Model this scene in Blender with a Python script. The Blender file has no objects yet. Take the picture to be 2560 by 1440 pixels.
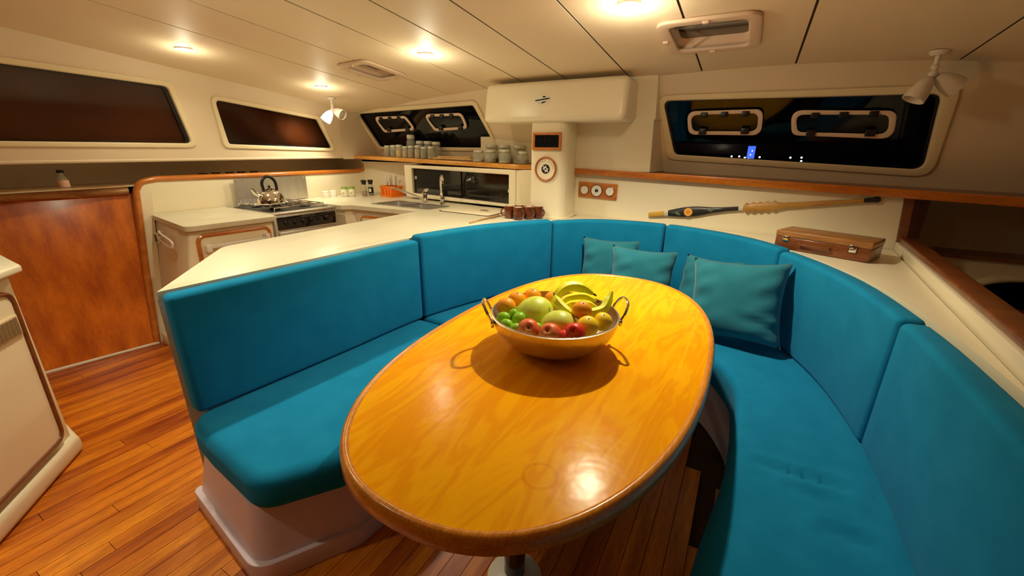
import bpy, bmesh, math, random
from mathutils import Vector, Matrix
from mathutils.geometry import tessellate_polygon
random.seed(7)
PI = math.pi
S = bpy.context.scene
COL = S.collection

# ------------------------------------------------------------------ camera, world, exposure
# world frame: +y forward (bow), +x starboard, z up, camera above the origin
PITCH, YAW, ROLL, EYE = math.radians(18.6), math.radians(29.0), math.radians(0.6), 1.5
_F = Vector((0, math.cos(PITCH), -math.sin(PITCH)))
_R = Vector((1, 0, 0)); _U = Vector((0, math.sin(PITCH), math.cos(PITCH)))
_R2 = _R * math.cos(ROLL) + _U * math.sin(ROLL); _U2 = _U * math.cos(ROLL) - _R * math.sin(ROLL)
_rot = Matrix((( _R2.x, _U2.x, -_F.x), (_R2.y, _U2.y, -_F.y), (_R2.z, _U2.z, -_F.z))).to_4x4()
cam = bpy.data.objects.new('camera', bpy.data.cameras.new('camera'))
COL.objects.link(cam)
cam.matrix_world = Matrix.Translation((0, 0, EYE)) @ Matrix.Rotation(YAW, 4, 'Z') @ _rot
cam.data.sensor_fit = 'HORIZONTAL'; cam.data.sensor_width = 36.0
cam.data.lens = 36.0 * 1040.0 / 2560.0
cam.data.clip_start = 0.02; cam.data.clip_end = 400
S.camera = cam
w = bpy.data.worlds.new('night'); S.world = w; w.use_nodes = True
w.node_tree.nodes['Background'].inputs[0].default_value = (0.0004, 0.0004, 0.0008, 1)
w.node_tree.nodes['Background'].inputs[1].default_value = 1.0
S.view_settings.view_transform = 'Standard'; S.view_settings.look = 'None'
S.view_settings.gamma = 1.0; S.view_settings.use_curve_mapping = False
S.view_settings.exposure = 0.38
WARM = (1.0, 0.91, 0.66)

# ------------------------------------------------------------------ materials
def _new(name):
    m = bpy.data.materials.new(name); m.use_nodes = True
    nt = m.node_tree; return m, nt, nt.nodes['Principled BSDF']
def pm(name, col, rough=.5, metal=0., spec=.5, coat=0., col2=None, scale=6., stretch=(1, 1, 1),
       lo=.35, hi=.65, bump=0., bscale=60., detail=4., sheen=0., trans=0., ior=1.45, emit=None, estr=0., rvar=0.):
    m, nt, b = _new(name)
    b.inputs['Base Color'].default_value = (*col, 1); b.inputs['Roughness'].default_value = rough
    b.inputs['Metallic'].default_value = metal; b.inputs['Specular IOR Level'].default_value = spec
    b.inputs['Coat Weight'].default_value = coat; b.inputs['Coat Roughness'].default_value = .08
    b.inputs['Sheen Weight'].default_value = sheen; b.inputs['IOR'].default_value = ior
    b.inputs['Transmission Weight'].default_value = trans
    if emit: b.inputs['Emission Color'].default_value = (*emit, 1); b.inputs['Emission Strength'].default_value = estr
    tc = nt.nodes.new('ShaderNodeTexCoord')
    if col2:
        mp = nt.nodes.new('ShaderNodeMapping'); mp.inputs['Scale'].default_value = stretch
        nt.links.new(tc.outputs['Object'], mp.inputs[0])
        n = nt.nodes.new('ShaderNodeTexNoise'); n.inputs['Scale'].default_value = scale; n.inputs['Detail'].default_value = detail
        nt.links.new(mp.outputs[0], n.inputs['Vector'])
        r = nt.nodes.new('ShaderNodeValToRGB'); e = r.color_ramp.elements
        e[0].position = lo; e[0].color = (*col, 1); e[1].position = hi; e[1].color = (*col2, 1)
        nt.links.new(n.outputs['Fac'], r.inputs[0]); nt.links.new(r.outputs[0], b.inputs['Base Color'])
        if rvar:
            mr = nt.nodes.new('ShaderNodeMapRange'); mr.inputs['To Min'].default_value = rough; mr.inputs['To Max'].default_value = rough + rvar
            nt.links.new(n.outputs['Fac'], mr.inputs['Value']); nt.links.new(mr.outputs[0], b.inputs['Roughness'])
    if bump:
        n2 = nt.nodes.new('ShaderNodeTexNoise'); n2.inputs['Scale'].default_value = bscale; n2.inputs['Detail'].default_value = 3
        nt.links.new(tc.outputs['Object'], n2.inputs['Vector'])
        bp = nt.nodes.new('ShaderNodeBump'); bp.inputs['Strength'].default_value = bump; bp.inputs['Distance'].default_value = .01
        nt.links.new(n2.outputs['Fac'], bp.inputs['Height']); nt.links.new(bp.outputs[0], b.inputs['Normal'])
    return m
def wood(name, c1, c2, axis='y', scale=3., fine=.5, rough=.3, coat=.4, knots=.0):
    """straight-grained timber: a stretched noise for the figure and a finer one for the pores"""
    m, nt, b = _new(name)
    tc = nt.nodes.new('ShaderNodeTexCoord'); mp = nt.nodes.new('ShaderNodeMapping')
    st = {'x': (1, 9, 9), 'y': (9, 1, 9), 'z': (9, 9, 1)}[axis]
    mp.inputs['Scale'].default_value = st; nt.links.new(tc.outputs['Object'], mp.inputs[0])
    n = nt.nodes.new('ShaderNodeTexNoise'); n.inputs['Scale'].default_value = scale; n.inputs['Detail'].default_value = 6
    n.inputs['Distortion'].default_value = knots; nt.links.new(mp.outputs[0], n.inputs['Vector'])
    r = nt.nodes.new('ShaderNodeValToRGB'); e = r.color_ramp.elements
    e[0].position = .32; e[0].color = (*c1, 1); e[1].position = .68; e[1].color = (*c2, 1)
    nt.links.new(n.outputs['Fac'], r.inputs[0])
    n2 = nt.nodes.new('ShaderNodeTexNoise'); n2.inputs['Scale'].default_value = scale * 9; n2.inputs['Detail'].default_value = 2
    nt.links.new(mp.outputs[0], n2.inputs['Vector'])
    mx = nt.nodes.new('ShaderNodeMixRGB'); mx.blend_type = 'MULTIPLY'; mx.inputs[0].default_value = fine
    r2 = nt.nodes.new('ShaderNodeValToRGB'); r2.color_ramp.elements[0].position = .3; r2.color_ramp.elements[0].color = (.45, .4, .35, 1)
    r2.color_ramp.elements[1].position = .6; r2.color_ramp.elements[1].color = (1, 1, 1, 1)
    nt.links.new(n2.outputs['Fac'], r2.inputs[0])
    nt.links.new(r.outputs[0], mx.inputs[1]); nt.links.new(r2.outputs[0], mx.inputs[2]); nt.links.new(mx.outputs[0], b.inputs['Base Color'])
    b.inputs['Roughness'].default_value = rough; b.inputs['Coat Weight'].default_value = coat; b.inputs['Coat Roughness'].default_value = .15
    return m
def glass_sheet(name, tint, refl_ior=1.5, rough=.02):
    """thin window glass: clear or smoked transmission with a Fresnel reflection"""
    m = bpy.data.materials.new(name); m.use_nodes = True; nt = m.node_tree; nt.nodes.clear()
    o = nt.nodes.new('ShaderNodeOutputMaterial'); mix = nt.nodes.new('ShaderNodeMixShader')
    t = nt.nodes.new('ShaderNodeBsdfTransparent'); t.inputs[0].default_value = (*tint, 1)
    g = nt.nodes.new('ShaderNodeBsdfGlossy'); g.inputs['Roughness'].default_value = rough
    fr = nt.nodes.new('ShaderNodeFresnel'); fr.inputs['IOR'].default_value = refl_ior
    nt.links.new(fr.outputs[0], mix.inputs[0]); nt.links.new(t.outputs[0], mix.inputs[1]); nt.links.new(g.outputs[0], mix.inputs[2])
    nt.links.new(mix.outputs[0], o.inputs[0]); return m
def emis(name, col, st):
    m = bpy.data.materials.new(name); m.use_nodes = True; nt = m.node_tree; nt.nodes.clear()
    o = nt.nodes.new('ShaderNodeOutputMaterial'); e = nt.nodes.new('ShaderNodeEmission')
    e.inputs[0].default_value = (*col, 1); e.inputs[1].default_value = st; nt.links.new(e.outputs[0], o.inputs[0]); return m

M = {}
M['gel'] = pm('cream_gelcoat', (.84, .74, .52), .32, col2=(.87, .775, .56), scale=2.)
M['vinyl'] = pm('headliner_vinyl', (.87, .70, .48), .55, col2=(.90, .735, .515), scale=1.5, bump=.04, bscale=220)
M['wallvinyl'] = pm('wall_vinyl', (.78, .63, .43), .5, col2=(.82, .67, .47), scale=1.5, bump=.03, bscale=200)
M['base'] = pm('moulded_base_cool_light', (.74, .62, .68), .35, col2=(.78, .66, .72), scale=2.)  # white moulding; the lilac puts the cool light on it into the colour
M['groove'] = pm('groove_dark', (.05, .02, .006), .8)
M['fabric'] = pm('blue_fabric', (.006, .205, .40), .9, spec=.08, col2=(.009, .23, .44), scale=9., bump=.12, bscale=420, sheen=.04)
M['pillow'] = pm('pillow_fabric', (.016, .17, .235), .8, spec=.15, col2=(.022, .195, .265), scale=9., bump=.12, bscale=420, sheen=.2)
M['teak'] = wood('varnished_teak', (.50, .135, .012), (.66, .21, .025), 'y', 3.)
M['teakx'] = wood('varnished_teak_x', (.50, .135, .012), (.66, .21, .025), 'x', 3.)
M['teakz'] = wood('varnished_teak_z', (.42, .10, .01), (.58, .17, .02), 'z', 3.)
M['oldteak'] = wood('weathered_teak', (.36, .15, .035), (.72, .45, .20), 'y', 2.2, rough=.45, coat=.15)
M['mahog'] = wood('dark_mahogany', (.16, .04, .008), (.26, .075, .014), 'x', 3., rough=.35)
M['doorwood'] = wood('door_veneer', (.46, .085, .002), (.82, .215, .006), 'z', 1.2, fine=.25, rough=.28, coat=.4)
M['lightwood'] = wood('board_wood', (.68, .40, .14), (.82, .55, .24), 'x', 5., rough=.5, coat=.0)
M['steel'] = pm('brushed_steel', (.62, .60, .56), .32, metal=1., col2=(.72, .70, .66), scale=5, stretch=(1, 12, 1), rvar=.12)
M['chrome'] = pm('chrome', (.80, .79, .77), .08, metal=1.)
M['black'] = pm('black_plastic', (.012, .010, .010), .35)
M['blackgloss'] = pm('black_gloss', (.010, .008, .007), .06, spec=.6, coat=.3)
M['white'] = pm('white_plastic', (.82, .78, .68), .3)
M['portframe'] = pm('port_frame_plastic', (.80, .60, .44), .4)
M['winframe'] = pm('window_frame_trim', (.84, .70, .44), .38)
M['pane'] = glass_sheet('window_glass', (.45, .42, .42), 1.33, .04)
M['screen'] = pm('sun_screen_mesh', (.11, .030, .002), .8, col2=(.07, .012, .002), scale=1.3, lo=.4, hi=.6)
M['portglass'] = pm('port_glass', (.006, .004, .004), .12, spec=.25)
M['smoked'] = glass_sheet('smoked_glass', (.75, .62, .5), 1.35, .10)
M['darkglass'] = pm('dark_sliding_glass', (.012, .009, .006), .05, spec=.7)

# ------------------------------------------------------------------ mesh helpers
class MB:
    def __init__(s): s.v = []; s.f = []
    def add(s, v, f):
        o = len(s.v); s.v += [tuple(p) for p in v]; s.f += [tuple(i + o for i in q) for q in f]; return s
    def box(s, x0, x1, y0, y1, z0, z1):
        return s.prism([(x0, y0, z0), (x1, y0, z0), (x1, y1, z0), (x0, y1, z0)], [(x0, y0, z1), (x1, y0, z1), (x1, y1, z1), (x0, y1, z1)])
    def obox(s, c, size, yaw=0., mat=None):
        hx, hy, hz = [a / 2 for a in size]; R = mat or Matrix.Rotation(yaw, 3, 'Z'); c = Vector(c)
        P = [c + R @ Vector((a * hx, b * hy, d * hz)) for d in (-1, 1) for a, b in ((-1, -1), (1, -1), (1, 1), (-1, 1))]
        return s.prism(P[:4], P[4:])
    def prism(s, bot, top):
        n = len(bot)
        return s.add(list(bot) + list(top), [tuple(range(n - 1, -1, -1)), tuple(range(n, 2 * n))] + [(i, (i + 1) % n, n + (i + 1) % n, n + i) for i in range(n)])
    def poly(s, pts, z0, z1): return s.prism([(x, y, z0) for x, y in pts], [(x, y, z1) for x, y in pts])
    def face(s, pts): return s.add(pts, [tuple(range(len(pts)))])
    def tube(s, path, r, n=8, closed=False, caps=True, flat=1.):
        P = [Vector(p) for p in path]; m = len(P); R = r if isinstance(r, (list, tuple)) else [r] * m
        rings = []; prev = None
        for i in range(m):
            a = P[(i - 1) % m] if (closed or i > 0) else P[i]; b = P[(i + 1) % m] if (closed or i < m - 1) else P[i]
            t = (b - a).normalized()
            if prev is None: u = t.orthogonal().normalized() if abs(t.z) > .9 else t.cross(Vector((0, 0, 1))).normalized()
            else: u = (prev - t * prev.dot(t)).normalized()
            prev = u; v = t.cross(u)
            rings.append([P[i] + (u * math.cos(2 * PI * k / n) + v * math.sin(2 * PI * k / n) * flat) * R[i] for k in range(n)])
        V = [p for q in rings for p in q]; F = []
        for i in range(m if closed else m - 1):
            j = (i + 1) % m
            F += [(i * n + k, i * n + (k + 1) % n, j * n + (k + 1) % n, j * n + k) for k in range(n)]
        if caps and not closed: F += [tuple(range(n - 1, -1, -1)), tuple((m - 1) * n + k for k in range(n))]
        return s.add(V, F)
    def lathe(s, prof, n=20, mat=None):
        V = []; F = []; idx = []
        for r, z in prof:
            if r < 1e-6: idx.append([len(V)] * n); V.append(Vector((0, 0, z)))
            else:
                idx.append(list(range(len(V), len(V) + n))); V += [Vector((r * math.cos(2 * PI * k / n), r * math.sin(2 * PI * k / n), z)) for k in range(n)]
        for a, b in zip(idx, idx[1:]):
            for k in range(n):
                q = [a[k], a[(k + 1) % n], b[(k + 1) % n], b[k]]; u = []
                for i in q:
                    if i not in u: u.append(i)
                if len(u) > 2: F.append(tuple(u))
        if mat: V = [mat @ p for p in V]
        return s.add(V, F)
    def sphere(s, c, r, n=16, m=10, mat=None, fn=None):
        rx, ry, rz = r if isinstance(r, (list, tuple)) else (r, r, r); V = [Vector((0, 0, 1))]
        for i in range(1, m):
            t = PI * i / m
            V += [Vector((math.sin(t) * math.cos(2 * PI * k / n), math.sin(t) * math.sin(2 * PI * k / n), math.cos(t))) for k in range(n)]
        V.append(Vector((0, 0, -1)))
        if fn: V = [p * fn(p) for p in V]
        V = [Vector((p.x * rx, p.y * ry, p.z * rz)) for p in V]
        if mat: V = [mat @ p for p in V]
        c = Vector(c); V = [p + c for p in V]; L = len(V) - 1
        F = [(0, 1 + k, 1 + (k + 1) % n) for k in range(n)] + [(L, L - n + (k + 1) % n, L - n + k) for k in range(n)]
        for i in range(m - 2):
            a = 1 + i * n; F += [(a + k, a + n + k, a + n + (k + 1) % n, a + (k + 1) % n) for k in range(n)]
        return s.add(V, F)
    def ring(s, outer, inner, d):
        n = len(outer); d = Vector(d); o2 = [Vector(p) + d for p in outer]; i2 = [Vector(p) + d for p in inner]
        F = []
        for i in range(n):
            j = (i + 1) % n
            F += [(i, j, n + j, n + i), (2 * n + i, 3 * n + i, 3 * n + j, 2 * n + j), (i, 2 * n + i, 2 * n + j, j), (n + i, n + j, 3 * n + j, 3 * n + i)]
        return s.add(list(outer) + list(inner) + o2 + i2, F)
    def holed(s, loops3, d=None):
        """planar sheet with holes (first loop outer), optional thickness vector"""
        L = [[Vector(p) for p in l] for l in loops3]; tri = tessellate_polygon(L); V = [p for l in L for p in l]; n = len(V)
        if d is None: return s.add(V, tri)
        d = Vector(d); F = list(tri) + [tuple(n + i for i in reversed(t)) for t in tri]; o = 0
        for l in L:
            m = len(l); F += [(o + i, o + (i + 1) % m, n + o + (i + 1) % m, n + o + i) for i in range(m)]; o += m
        return s.add(V + [p + d for p in V], F)
    def build(s, name, mat, parent=None, loc=None, smooth=40, bevel=None, rotz=0.):
        V = [Vector(p) for p in s.v]
        if parent is not None:
            off = Vector((0, 0, 0)); q = parent
            while q: off += q.location; q = q.parent
        elif loc is not None: off = Vector(loc)
        else:
            off = Vector(((min(p.x for p in V) + max(p.x for p in V)) / 2, (min(p.y for p in V) + max(p.y for p in V)) / 2, min(p.z for p in V)))
        me = bpy.data.meshes.new(name); me.from_pydata([p - off for p in V], [], s.f)
        bm = bmesh.new(); bm.from_mesh(me); bmesh.ops.remove_doubles(bm, verts=bm.verts, dist=1e-6)
        bmesh.ops.recalc_face_normals(bm, faces=bm.faces); bm.to_mesh(me); bm.free()
        me.materials.append(M[mat] if isinstance(mat, str) else mat)
        if smooth:
            me.polygons.foreach_set('use_smooth', [True] * len(me.polygons)); me.set_sharp_from_angle(angle=math.radians(smooth))
        o = bpy.data.objects.new(name, me); COL.objects.link(o)
        if parent is not None: o.parent = parent
        else: o.location = off; o.rotation_euler.z = rotz
        if bevel:
            w_, sg = bevel[0], bevel[1]; md = o.modifiers.new('bevel', 'BEVEL'); md.width = w_; md.segments = sg
            md.limit_method = 'ANGLE'; md.angle_limit = math.radians(bevel[2] if len(bevel) > 2 else 40)
            me.polygons.foreach_set('use_smooth', [True] * len(me.polygons))
            if smooth:
                for e in me.edges: e.use_edge_sharp = False
        return o
def tag(o, label, cat, group=None):
    o['label'] = label; o['category'] = cat
    if group: o['group'] = group
    return o
def thing(name, label, cat, loc=(0, 0, 0), group=None):
    o = bpy.data.objects.new(name, None); COL.objects.link(o); o.location = loc; o.empty_display_size = .05
    return tag(o, label, cat, group)
def struct(o, label=None, cat=None):
    o['kind'] = 'structure'
    if label: o['label'] = label
    if cat: o['category'] = cat
    return o
def dup(root, loc, rotz=None, label=None, scale=None):
    r = root.copy(); COL.objects.link(r); r.location = loc
    if rotz is not None: r.rotation_euler.z = rotz
    if label: r['label'] = label
    if scale: r.scale = (scale, scale, scale)
    for ch in list(root.children):
        c = ch.copy(); COL.objects.link(c); c.parent = r
        for g in list(ch.children):
            d = g.copy(); COL.objects.link(d); d.parent = c
    return r
def cr(pts, n=6, closed=False):
    """Catmull-Rom curve through points"""
    P = [Vector(p) for p in pts]; m = len(P); out = []
    for i in range(m if closed else m - 1):
        p1, p2 = P[i], P[(i + 1) % m]
        p0 = P[i - 1] if (closed or i > 0) else p1 * 2 - p2
        p3 = P[(i + 2) % m] if (closed or i + 2 < m) else p2 * 2 - p1
        for k in range(n):
            t = k / n
            out.append(.5 * ((2 * p1) + (p2 - p0) * t + (2 * p0 - 5 * p1 + 4 * p2 - p3) * t * t + (3 * p1 - p0 - 3 * p2 + p3) * t ** 3))
    if not closed: out.append(P[-1])
    return out
def rpoly(pts, r, seg=5):
    """round the corners of a 2-D polygon"""
    P = [Vector(p) for p in pts]; n = len(P); R = r if isinstance(r, (list, tuple)) else [r] * n; out = []
    for i in range(n):
        a, b, c = P[i - 1], P[i], P[(i + 1) % n]; u = (a - b); v = (c - b); lu, lv = u.length, v.length; u /= lu; v /= lv
        ang = math.acos(max(-1, min(1, u.dot(v)))); t = min(R[i] / math.tan(ang / 2), lu * .48, lv * .48)
        s_, e_ = b + u * t, b + v * t
        for k in range(seg + 1):
            q = k / seg; out.append((1 - q) ** 2 * s_ + 2 * q * (1 - q) * b + q * q * e_)
    return out
def zceil(x, y):
    return 1.99 + .1 * (3.5 - y) - .13 * (max(0, -(x + 1.5)) / 2.7) ** 2 - .1 * (max(0, x + .3) / 1.5) ** 2

# ------------------------------------------------------------------ the setting: floor, ceiling, walls
fl = struct(MB().box(-4.75, 1.7, -1.7, 3.9, -.05, -.012).build('floor', 'groove', smooth=None))
planks = [wood('plank_teak_%d' % i, c1, c2, 'y', 2.0, fine=.45, rough=.38, coat=.06) for i, (c1, c2) in enumerate((
    ((.34, .055, .003), (.80, .25, .010)), ((.46, .10, .004), (.90, .31, .014)), ((.24, .032, .002), (.64, .16, .006)), ((.52, .12, .006), (.82, .26, .010))))]
PW = .072
i = 0; x = -4.30
while x < .1:
    ys = [-1.5 + random.uniform(-.3, .3)]
    while ys[-1] < 3.0: ys.append(ys[-1] + random.uniform(1.3, 2.3))
    for a, b in zip(ys, ys[1:]):
        a = max(a, -1.65); b = min(b, 2.9)
        if b - a < .1 or (x > -1.95 and a > 1.2): continue
        MB().box(x + .0012, x + PW - .0012, a + .001, b - .001, -.012, 0).build('plank', random.choice(planks), fl, smooth=None)
    x += PW
# ceiling: vinyl panels between dark grooves that run fore and aft
HATCH = [(-2.79, -2.55, 2.40, 2.76), (-.50, -.12, 2.45, 2.86)]
XG = [-4.17, -3.07, -2.61, -2.15, -1.75, -1.375, -.905, -.41, .12, .845, 1.55]
ce = MB()
xs = [-4.3 + i * .3 for i in range(21)]
def in_hatch(xm, ym): return any(a < xm < b and c < ym < d for a, b, c, d in HATCH)
gx = sorted(set(xs + [h[0] for h in HATCH] + [h[1] for h in HATCH])); gy = sorted({-1.7, 3.8} | {h[2] for h in HATCH} | {h[3] for h in HATCH})
for x0, x1 in zip(gx, gx[1:]):
    for y0, y1 in zip(gy, gy[1:]):
        if not in_hatch((x0 + x1) / 2, (y0 + y1) / 2):
            ce.face([(x0, y0, zceil(x0, y0) + .006), (x1, y0, zceil(x1, y0) + .006), (x1, y1, zceil(x1, y1) + .006), (x0, y1, zceil(x0, y1) + .006)])
ceil = struct(ce.build('ceiling', 'groove', loc=(-1.4, 1, 2.2)))
for a, b in zip(XG, XG[1:]):
    a += .0055; b -= .0055; n = max(2, int((b - a) / .12))
    px = sorted({a + (b - a) * i / n for i in range(n + 1)} | {q for h in HATCH for q in h[:2] if a < q < b})
    py = sorted({-1.7, 3.62} | {q for h in HATCH for q in h[2:]})
    V = {}; mb = MB(); cells = [(i, j) for i in range(len(px) - 1) for j in range(len(py) - 1) if not in_hatch((px[i] + px[i + 1]) / 2, (py[j] + py[j + 1]) / 2)]
    for i, j in cells:
        q = [(px[i], py[j]), (px[i + 1], py[j]), (px[i + 1], py[j + 1]), (px[i], py[j + 1])]
        mb.face([(x, y, zceil(x, y)) for x, y in q])
    for y0, y1 in zip(py, py[1:]):
        for e in (a, b): mb.face([(e, y0, zceil(e, y0)), (e, y1, zceil(e, y1)), (e, y1, zceil(e, y1) + .004), (e, y0, zceil(e, y0) + .004)])
    mb.build('ceiling_panel', 'vinyl', ceil)

# port side: upper wall with two windows, shelf recess below it, veneered door to the hull
XL = -4.15
def L3(q, x=XL): return [(x + .28 * (b - 1.385), a, b) for a, b in q]   # the wall leans inboard going up
W1o = rpoly([(-.55, 1.475), (1.945, 1.475), (1.80, 1.952), (-.55, 2.03)], [.05, .055, .06, .05])
W1i = rpoly([(-.52, 1.51), (1.90, 1.51), (1.765, 1.918), (-.52, 1.992)], [.03, .03, .04, .03])
W2o = rpoly([(2.15, 1.472), (3.335, 1.445), (3.105, 1.792), (2.055, 1.892)], [.055, .04, .05, .055])
W2i = rpoly([(2.19, 1.508), (3.28, 1.478), (3.075, 1.76), (2.092, 1.858)], [.03, .02, .03, .035])
wl = MB().holed([L3([(-1.7, 1.385), (3.44, 1.385), (3.30, 2.05), (-1.7, 2.45)]), L3(W1i), L3(W2i)], (-.03, 0, 0))
wall_left = struct(wl.build('wall_left', 'wallvinyl'))
MB().tube([(XL - .012, -1.7, 1.383), (XL - .012, 3.44, 1.383)], .016, 10).build('lip', 'wallvinyl', wall_left)
rec = MB()
rec.face([(XL - .03, -1.7, 1.385), (XL - .03, 3.8, 1.385), (-4.72, 3.8, 1.385), (-4.72, -1.7, 1.385)])
rec.face([(-4.72, -1.7, 1.0), (-4.72, 3.8, 1.0), (-4.72, 3.8, 1.385), (-4.72, -1.7, 1.385)])
rec.face([(XL, -1.7, 1.19), (XL, 3.8, 1.19), (-4.72, 3.8, 1.19), (-4.72, -1.7, 1.19)])
rec.face([(XL - .1, 3.8, 1.0), (-4.72, 3.8, 1.0), (-4.72, 3.8, 1.385), (XL - .1, 3.8, 1.385)])
rec.build('shelf_recess', 'wallvinyl', wall_left)
for k, (o_, i_) in enumerate(((W1o, W1i), (W2o, W2i))):
    t = struct(MB().ring(L3(o_, XL + .001), L3(i_, XL + .001), (.014, 0, 0)).build('window_%d' % (k + 1), 'winframe', bevel=(.012, 3)))
    MB().face(L3(i_, XL - .022)).build('pane', 'smoked', t)
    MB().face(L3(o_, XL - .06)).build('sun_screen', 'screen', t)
    MB().ring(L3([Vector(q) for q in i_], XL - .02), L3([Vector(q) + (Vector((sum(a.x for a in i_) / len(i_), sum(a.y for a in i_) / len(i_))) - Vector(q)) * .022 for q in i_], XL - .02), (.008, 0, 0)).build('gasket', 'black', t)
# chamfer panel in the port forward corner
def yc(x): return 3.36 - .10 * (x + 1.98)
def yL(x, z): return yc(x) + .28 - .4 * (z - 1.4)
def sc_(q): return [(a * 1.0225, 1.5 + (b - 1.5) * 1.0225) for a, b in q]
def yR(x, z): return 3.64 - .1 * (x + .7) - .4 * (z - 1.4)
struct(MB().face([(XL, 3.44, 1.36), (-4.0, yL(-4.0, 1.36), 1.36), (-4.10, yL(-4.10, 2.1), 2.1), (XL + .20, 3.28, 2.1)]).build('trim_1', 'wallvinyl'))
# forward wall: two raked windows either side of the centre fairing
def PLx(q): return [(a, yL(a, b), b) for a, b in q]
def PRx(q): return [(a, yR(a, b), b) for a, b in q]
def P2o(q, f, dy=0.): return [(a, f(a, b) + dy, b) for a, b in q]
W3o = rpoly(sc_([(-3.86, 1.465), (-2.1, 1.465), (-2.27, 1.90), (-4.07, 1.885)]), [.05, .04, .06, .05])
W3i = rpoly(sc_([(-3.83, 1.50), (-2.14, 1.50), (-2.31, 1.865), (-4.00, 1.848)]), [.03, .03, .04, .03])
W4o = rpoly([(-.61, 1.425), (.945, 1.355), (.90, 1.845), (-.70, 1.875)], [.07, .08, .07, .06])
W4i = rpoly([(-.555, 1.465), (.895, 1.40), (.835, 1.805), (-.66, 1.84)], [.05, .05, .05, .04])
wf = MB()
wf.holed([PLx([(-4.16, 1.36), (-1.40, 1.36), (-1.40, 2.12), (-4.16, 2.12)]), PLx(W3i)], (0, .03, 0))
wf.holed([PRx([(-1.40, 1.30), (1.75, 1.22), (1.75, 2.12), (-1.40, 2.12)]), PRx(W4i)], (0, .03, 0))
wall_front = struct(wf.build('wall_front', 'wallvinyl'))
for k, (o_, i_, f) in enumerate(((W3o, W3i, yL), (W4o, W4i, yR))):
    t = struct(MB().ring(P2o(o_, f, -.001), P2o(i_, f, -.001), (0, -.016, 0)).build('window_%d' % (k + 3), 'winframe', bevel=(.013, 3)))
    MB().face(P2o(i_, f, .025)).build('pane', 'pane', t)
    MB().ring(P2o(i_, f, .02), P2o([Vector(q) + (Vector((sum(a.x for a in i_) / len(i_), sum(a.y for a in i_) / len(i_))) - Vector(q)) * .02 for q in i_], f, .02), (0, -.008, 0)).build('gasket', 'black', t)
    PORTS = ([[(-3.665, 1.648), (-3.15, 1.665), (-3.245, 1.805), (-3.765, 1.812)], [(-2.885, 1.652), (-2.435, 1.668), (-2.475, 1.808), (-2.985, 1.812)]] if k == 0 else
             [[(-.465, 1.608), (.01, 1.598), (-.005, 1.762), (-.49, 1.765)], [(.185, 1.598), (.705, 1.572), (.675, 1.727), (.15, 1.75)]])
    for pq in PORTS:
        if k == 0: pq = sc_(pq)
        c = sum((Vector(q) for q in pq), Vector((0, 0))) / 4
        po = rpoly(pq, .055, 6); pi_ = rpoly([c + Vector(((Vector(q) - c).x * .885, (Vector(q) - c).y * .68)) for q in pq], .042, 6)
        p_ = MB().ring(P2o(po, f, .015), P2o(pi_, f, .015), (0, -.02, 0)).build('opening_port', 'portframe', t, bevel=(.004, 2))
        MB().face(P2o(pi_, f, .01)).build('port_pane', 'portglass', p_)
        for u in (-.55, 0, .55):
            hw = (pq[1][0] - pq[0][0]) / 2; hh = (pq[3][1] - pq[0][1]) / 2
            cx, cz = c.x + u * hw - (.03 if k == 0 else 0), c.y + hh * .66
            MB().obox((cx, f(cx, cz) - .012, cz), (.045, .018, .034)).build('hinge', 'black', p_, bevel=(.004, 2))
        for u in (-.55, .6):
            cx, cz = c.x + u * hw + (.04 if k == 0 else 0), c.y - hh * .70
            MB().obox((cx, f(cx, cz) - .014, cz), (.05, .022, .042)).build('latch', 'black', p_, bevel=(.004, 2))
# starboard upper wall and the aft bulkhead behind the camera
struct(MB().box(1.62, 1.66, -1.7, 3.6, 1.0, 2.3).build('wall_right', 'wallvinyl', smooth=None))
struct(MB().box(-4.75, 1.7, -1.74, -1.70, -.05, 2.6).build('wall_aft', 'mahog', smooth=None))
struct(MB().box(1.9, 1.94, -1.7, 4.5, -1.0, 1.3).build('wall_hull', 'wallvinyl', smooth=None))

# port hull door, its white sill and the worn rail above it
dn = [(-4.205, -.4, 0), (-3.903, 1.262, 0), (-4.20, 1.478, 1.135), (-4.551, -.4, 1.145)]
dd = struct(MB().prism(dn, [(p[0] - .03, p[1], p[2]) for p in dn]).build('door_1', 'doorwood', smooth=None))
sl = MB().tube([(-4.19, -.4, .008), (-3.895, 1.255, .008)], .011, 8); sl.build('sill', 'white', dd)
struct(MB().prism([(-4.30, -.5, 0), (-3.95, 1.3, 0), (-4.3, 1.52, 1.14), (-4.64, -.5, 1.14)], [(-4.9, -.5, 0), (-4.9, 1.3, 0), (-4.9, 1.52, 1.14), (-4.9, -.5, 1.14)]).build('wall_hull_side', 'mahog', smooth=None))
rl = MB()
a = Vector((-4.50, -.4, 1.168)); b = Vector((-4.20, 1.425, 1.163)); pts = [a.lerp(b, k / 10) for k in range(11)]
rl.tube(pts, .042, 12, flat=.85)
tag(rl.build('door_rail', 'oldteak'), 'worn teak beam along the shelf edge above the port door', 'rail')

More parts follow.
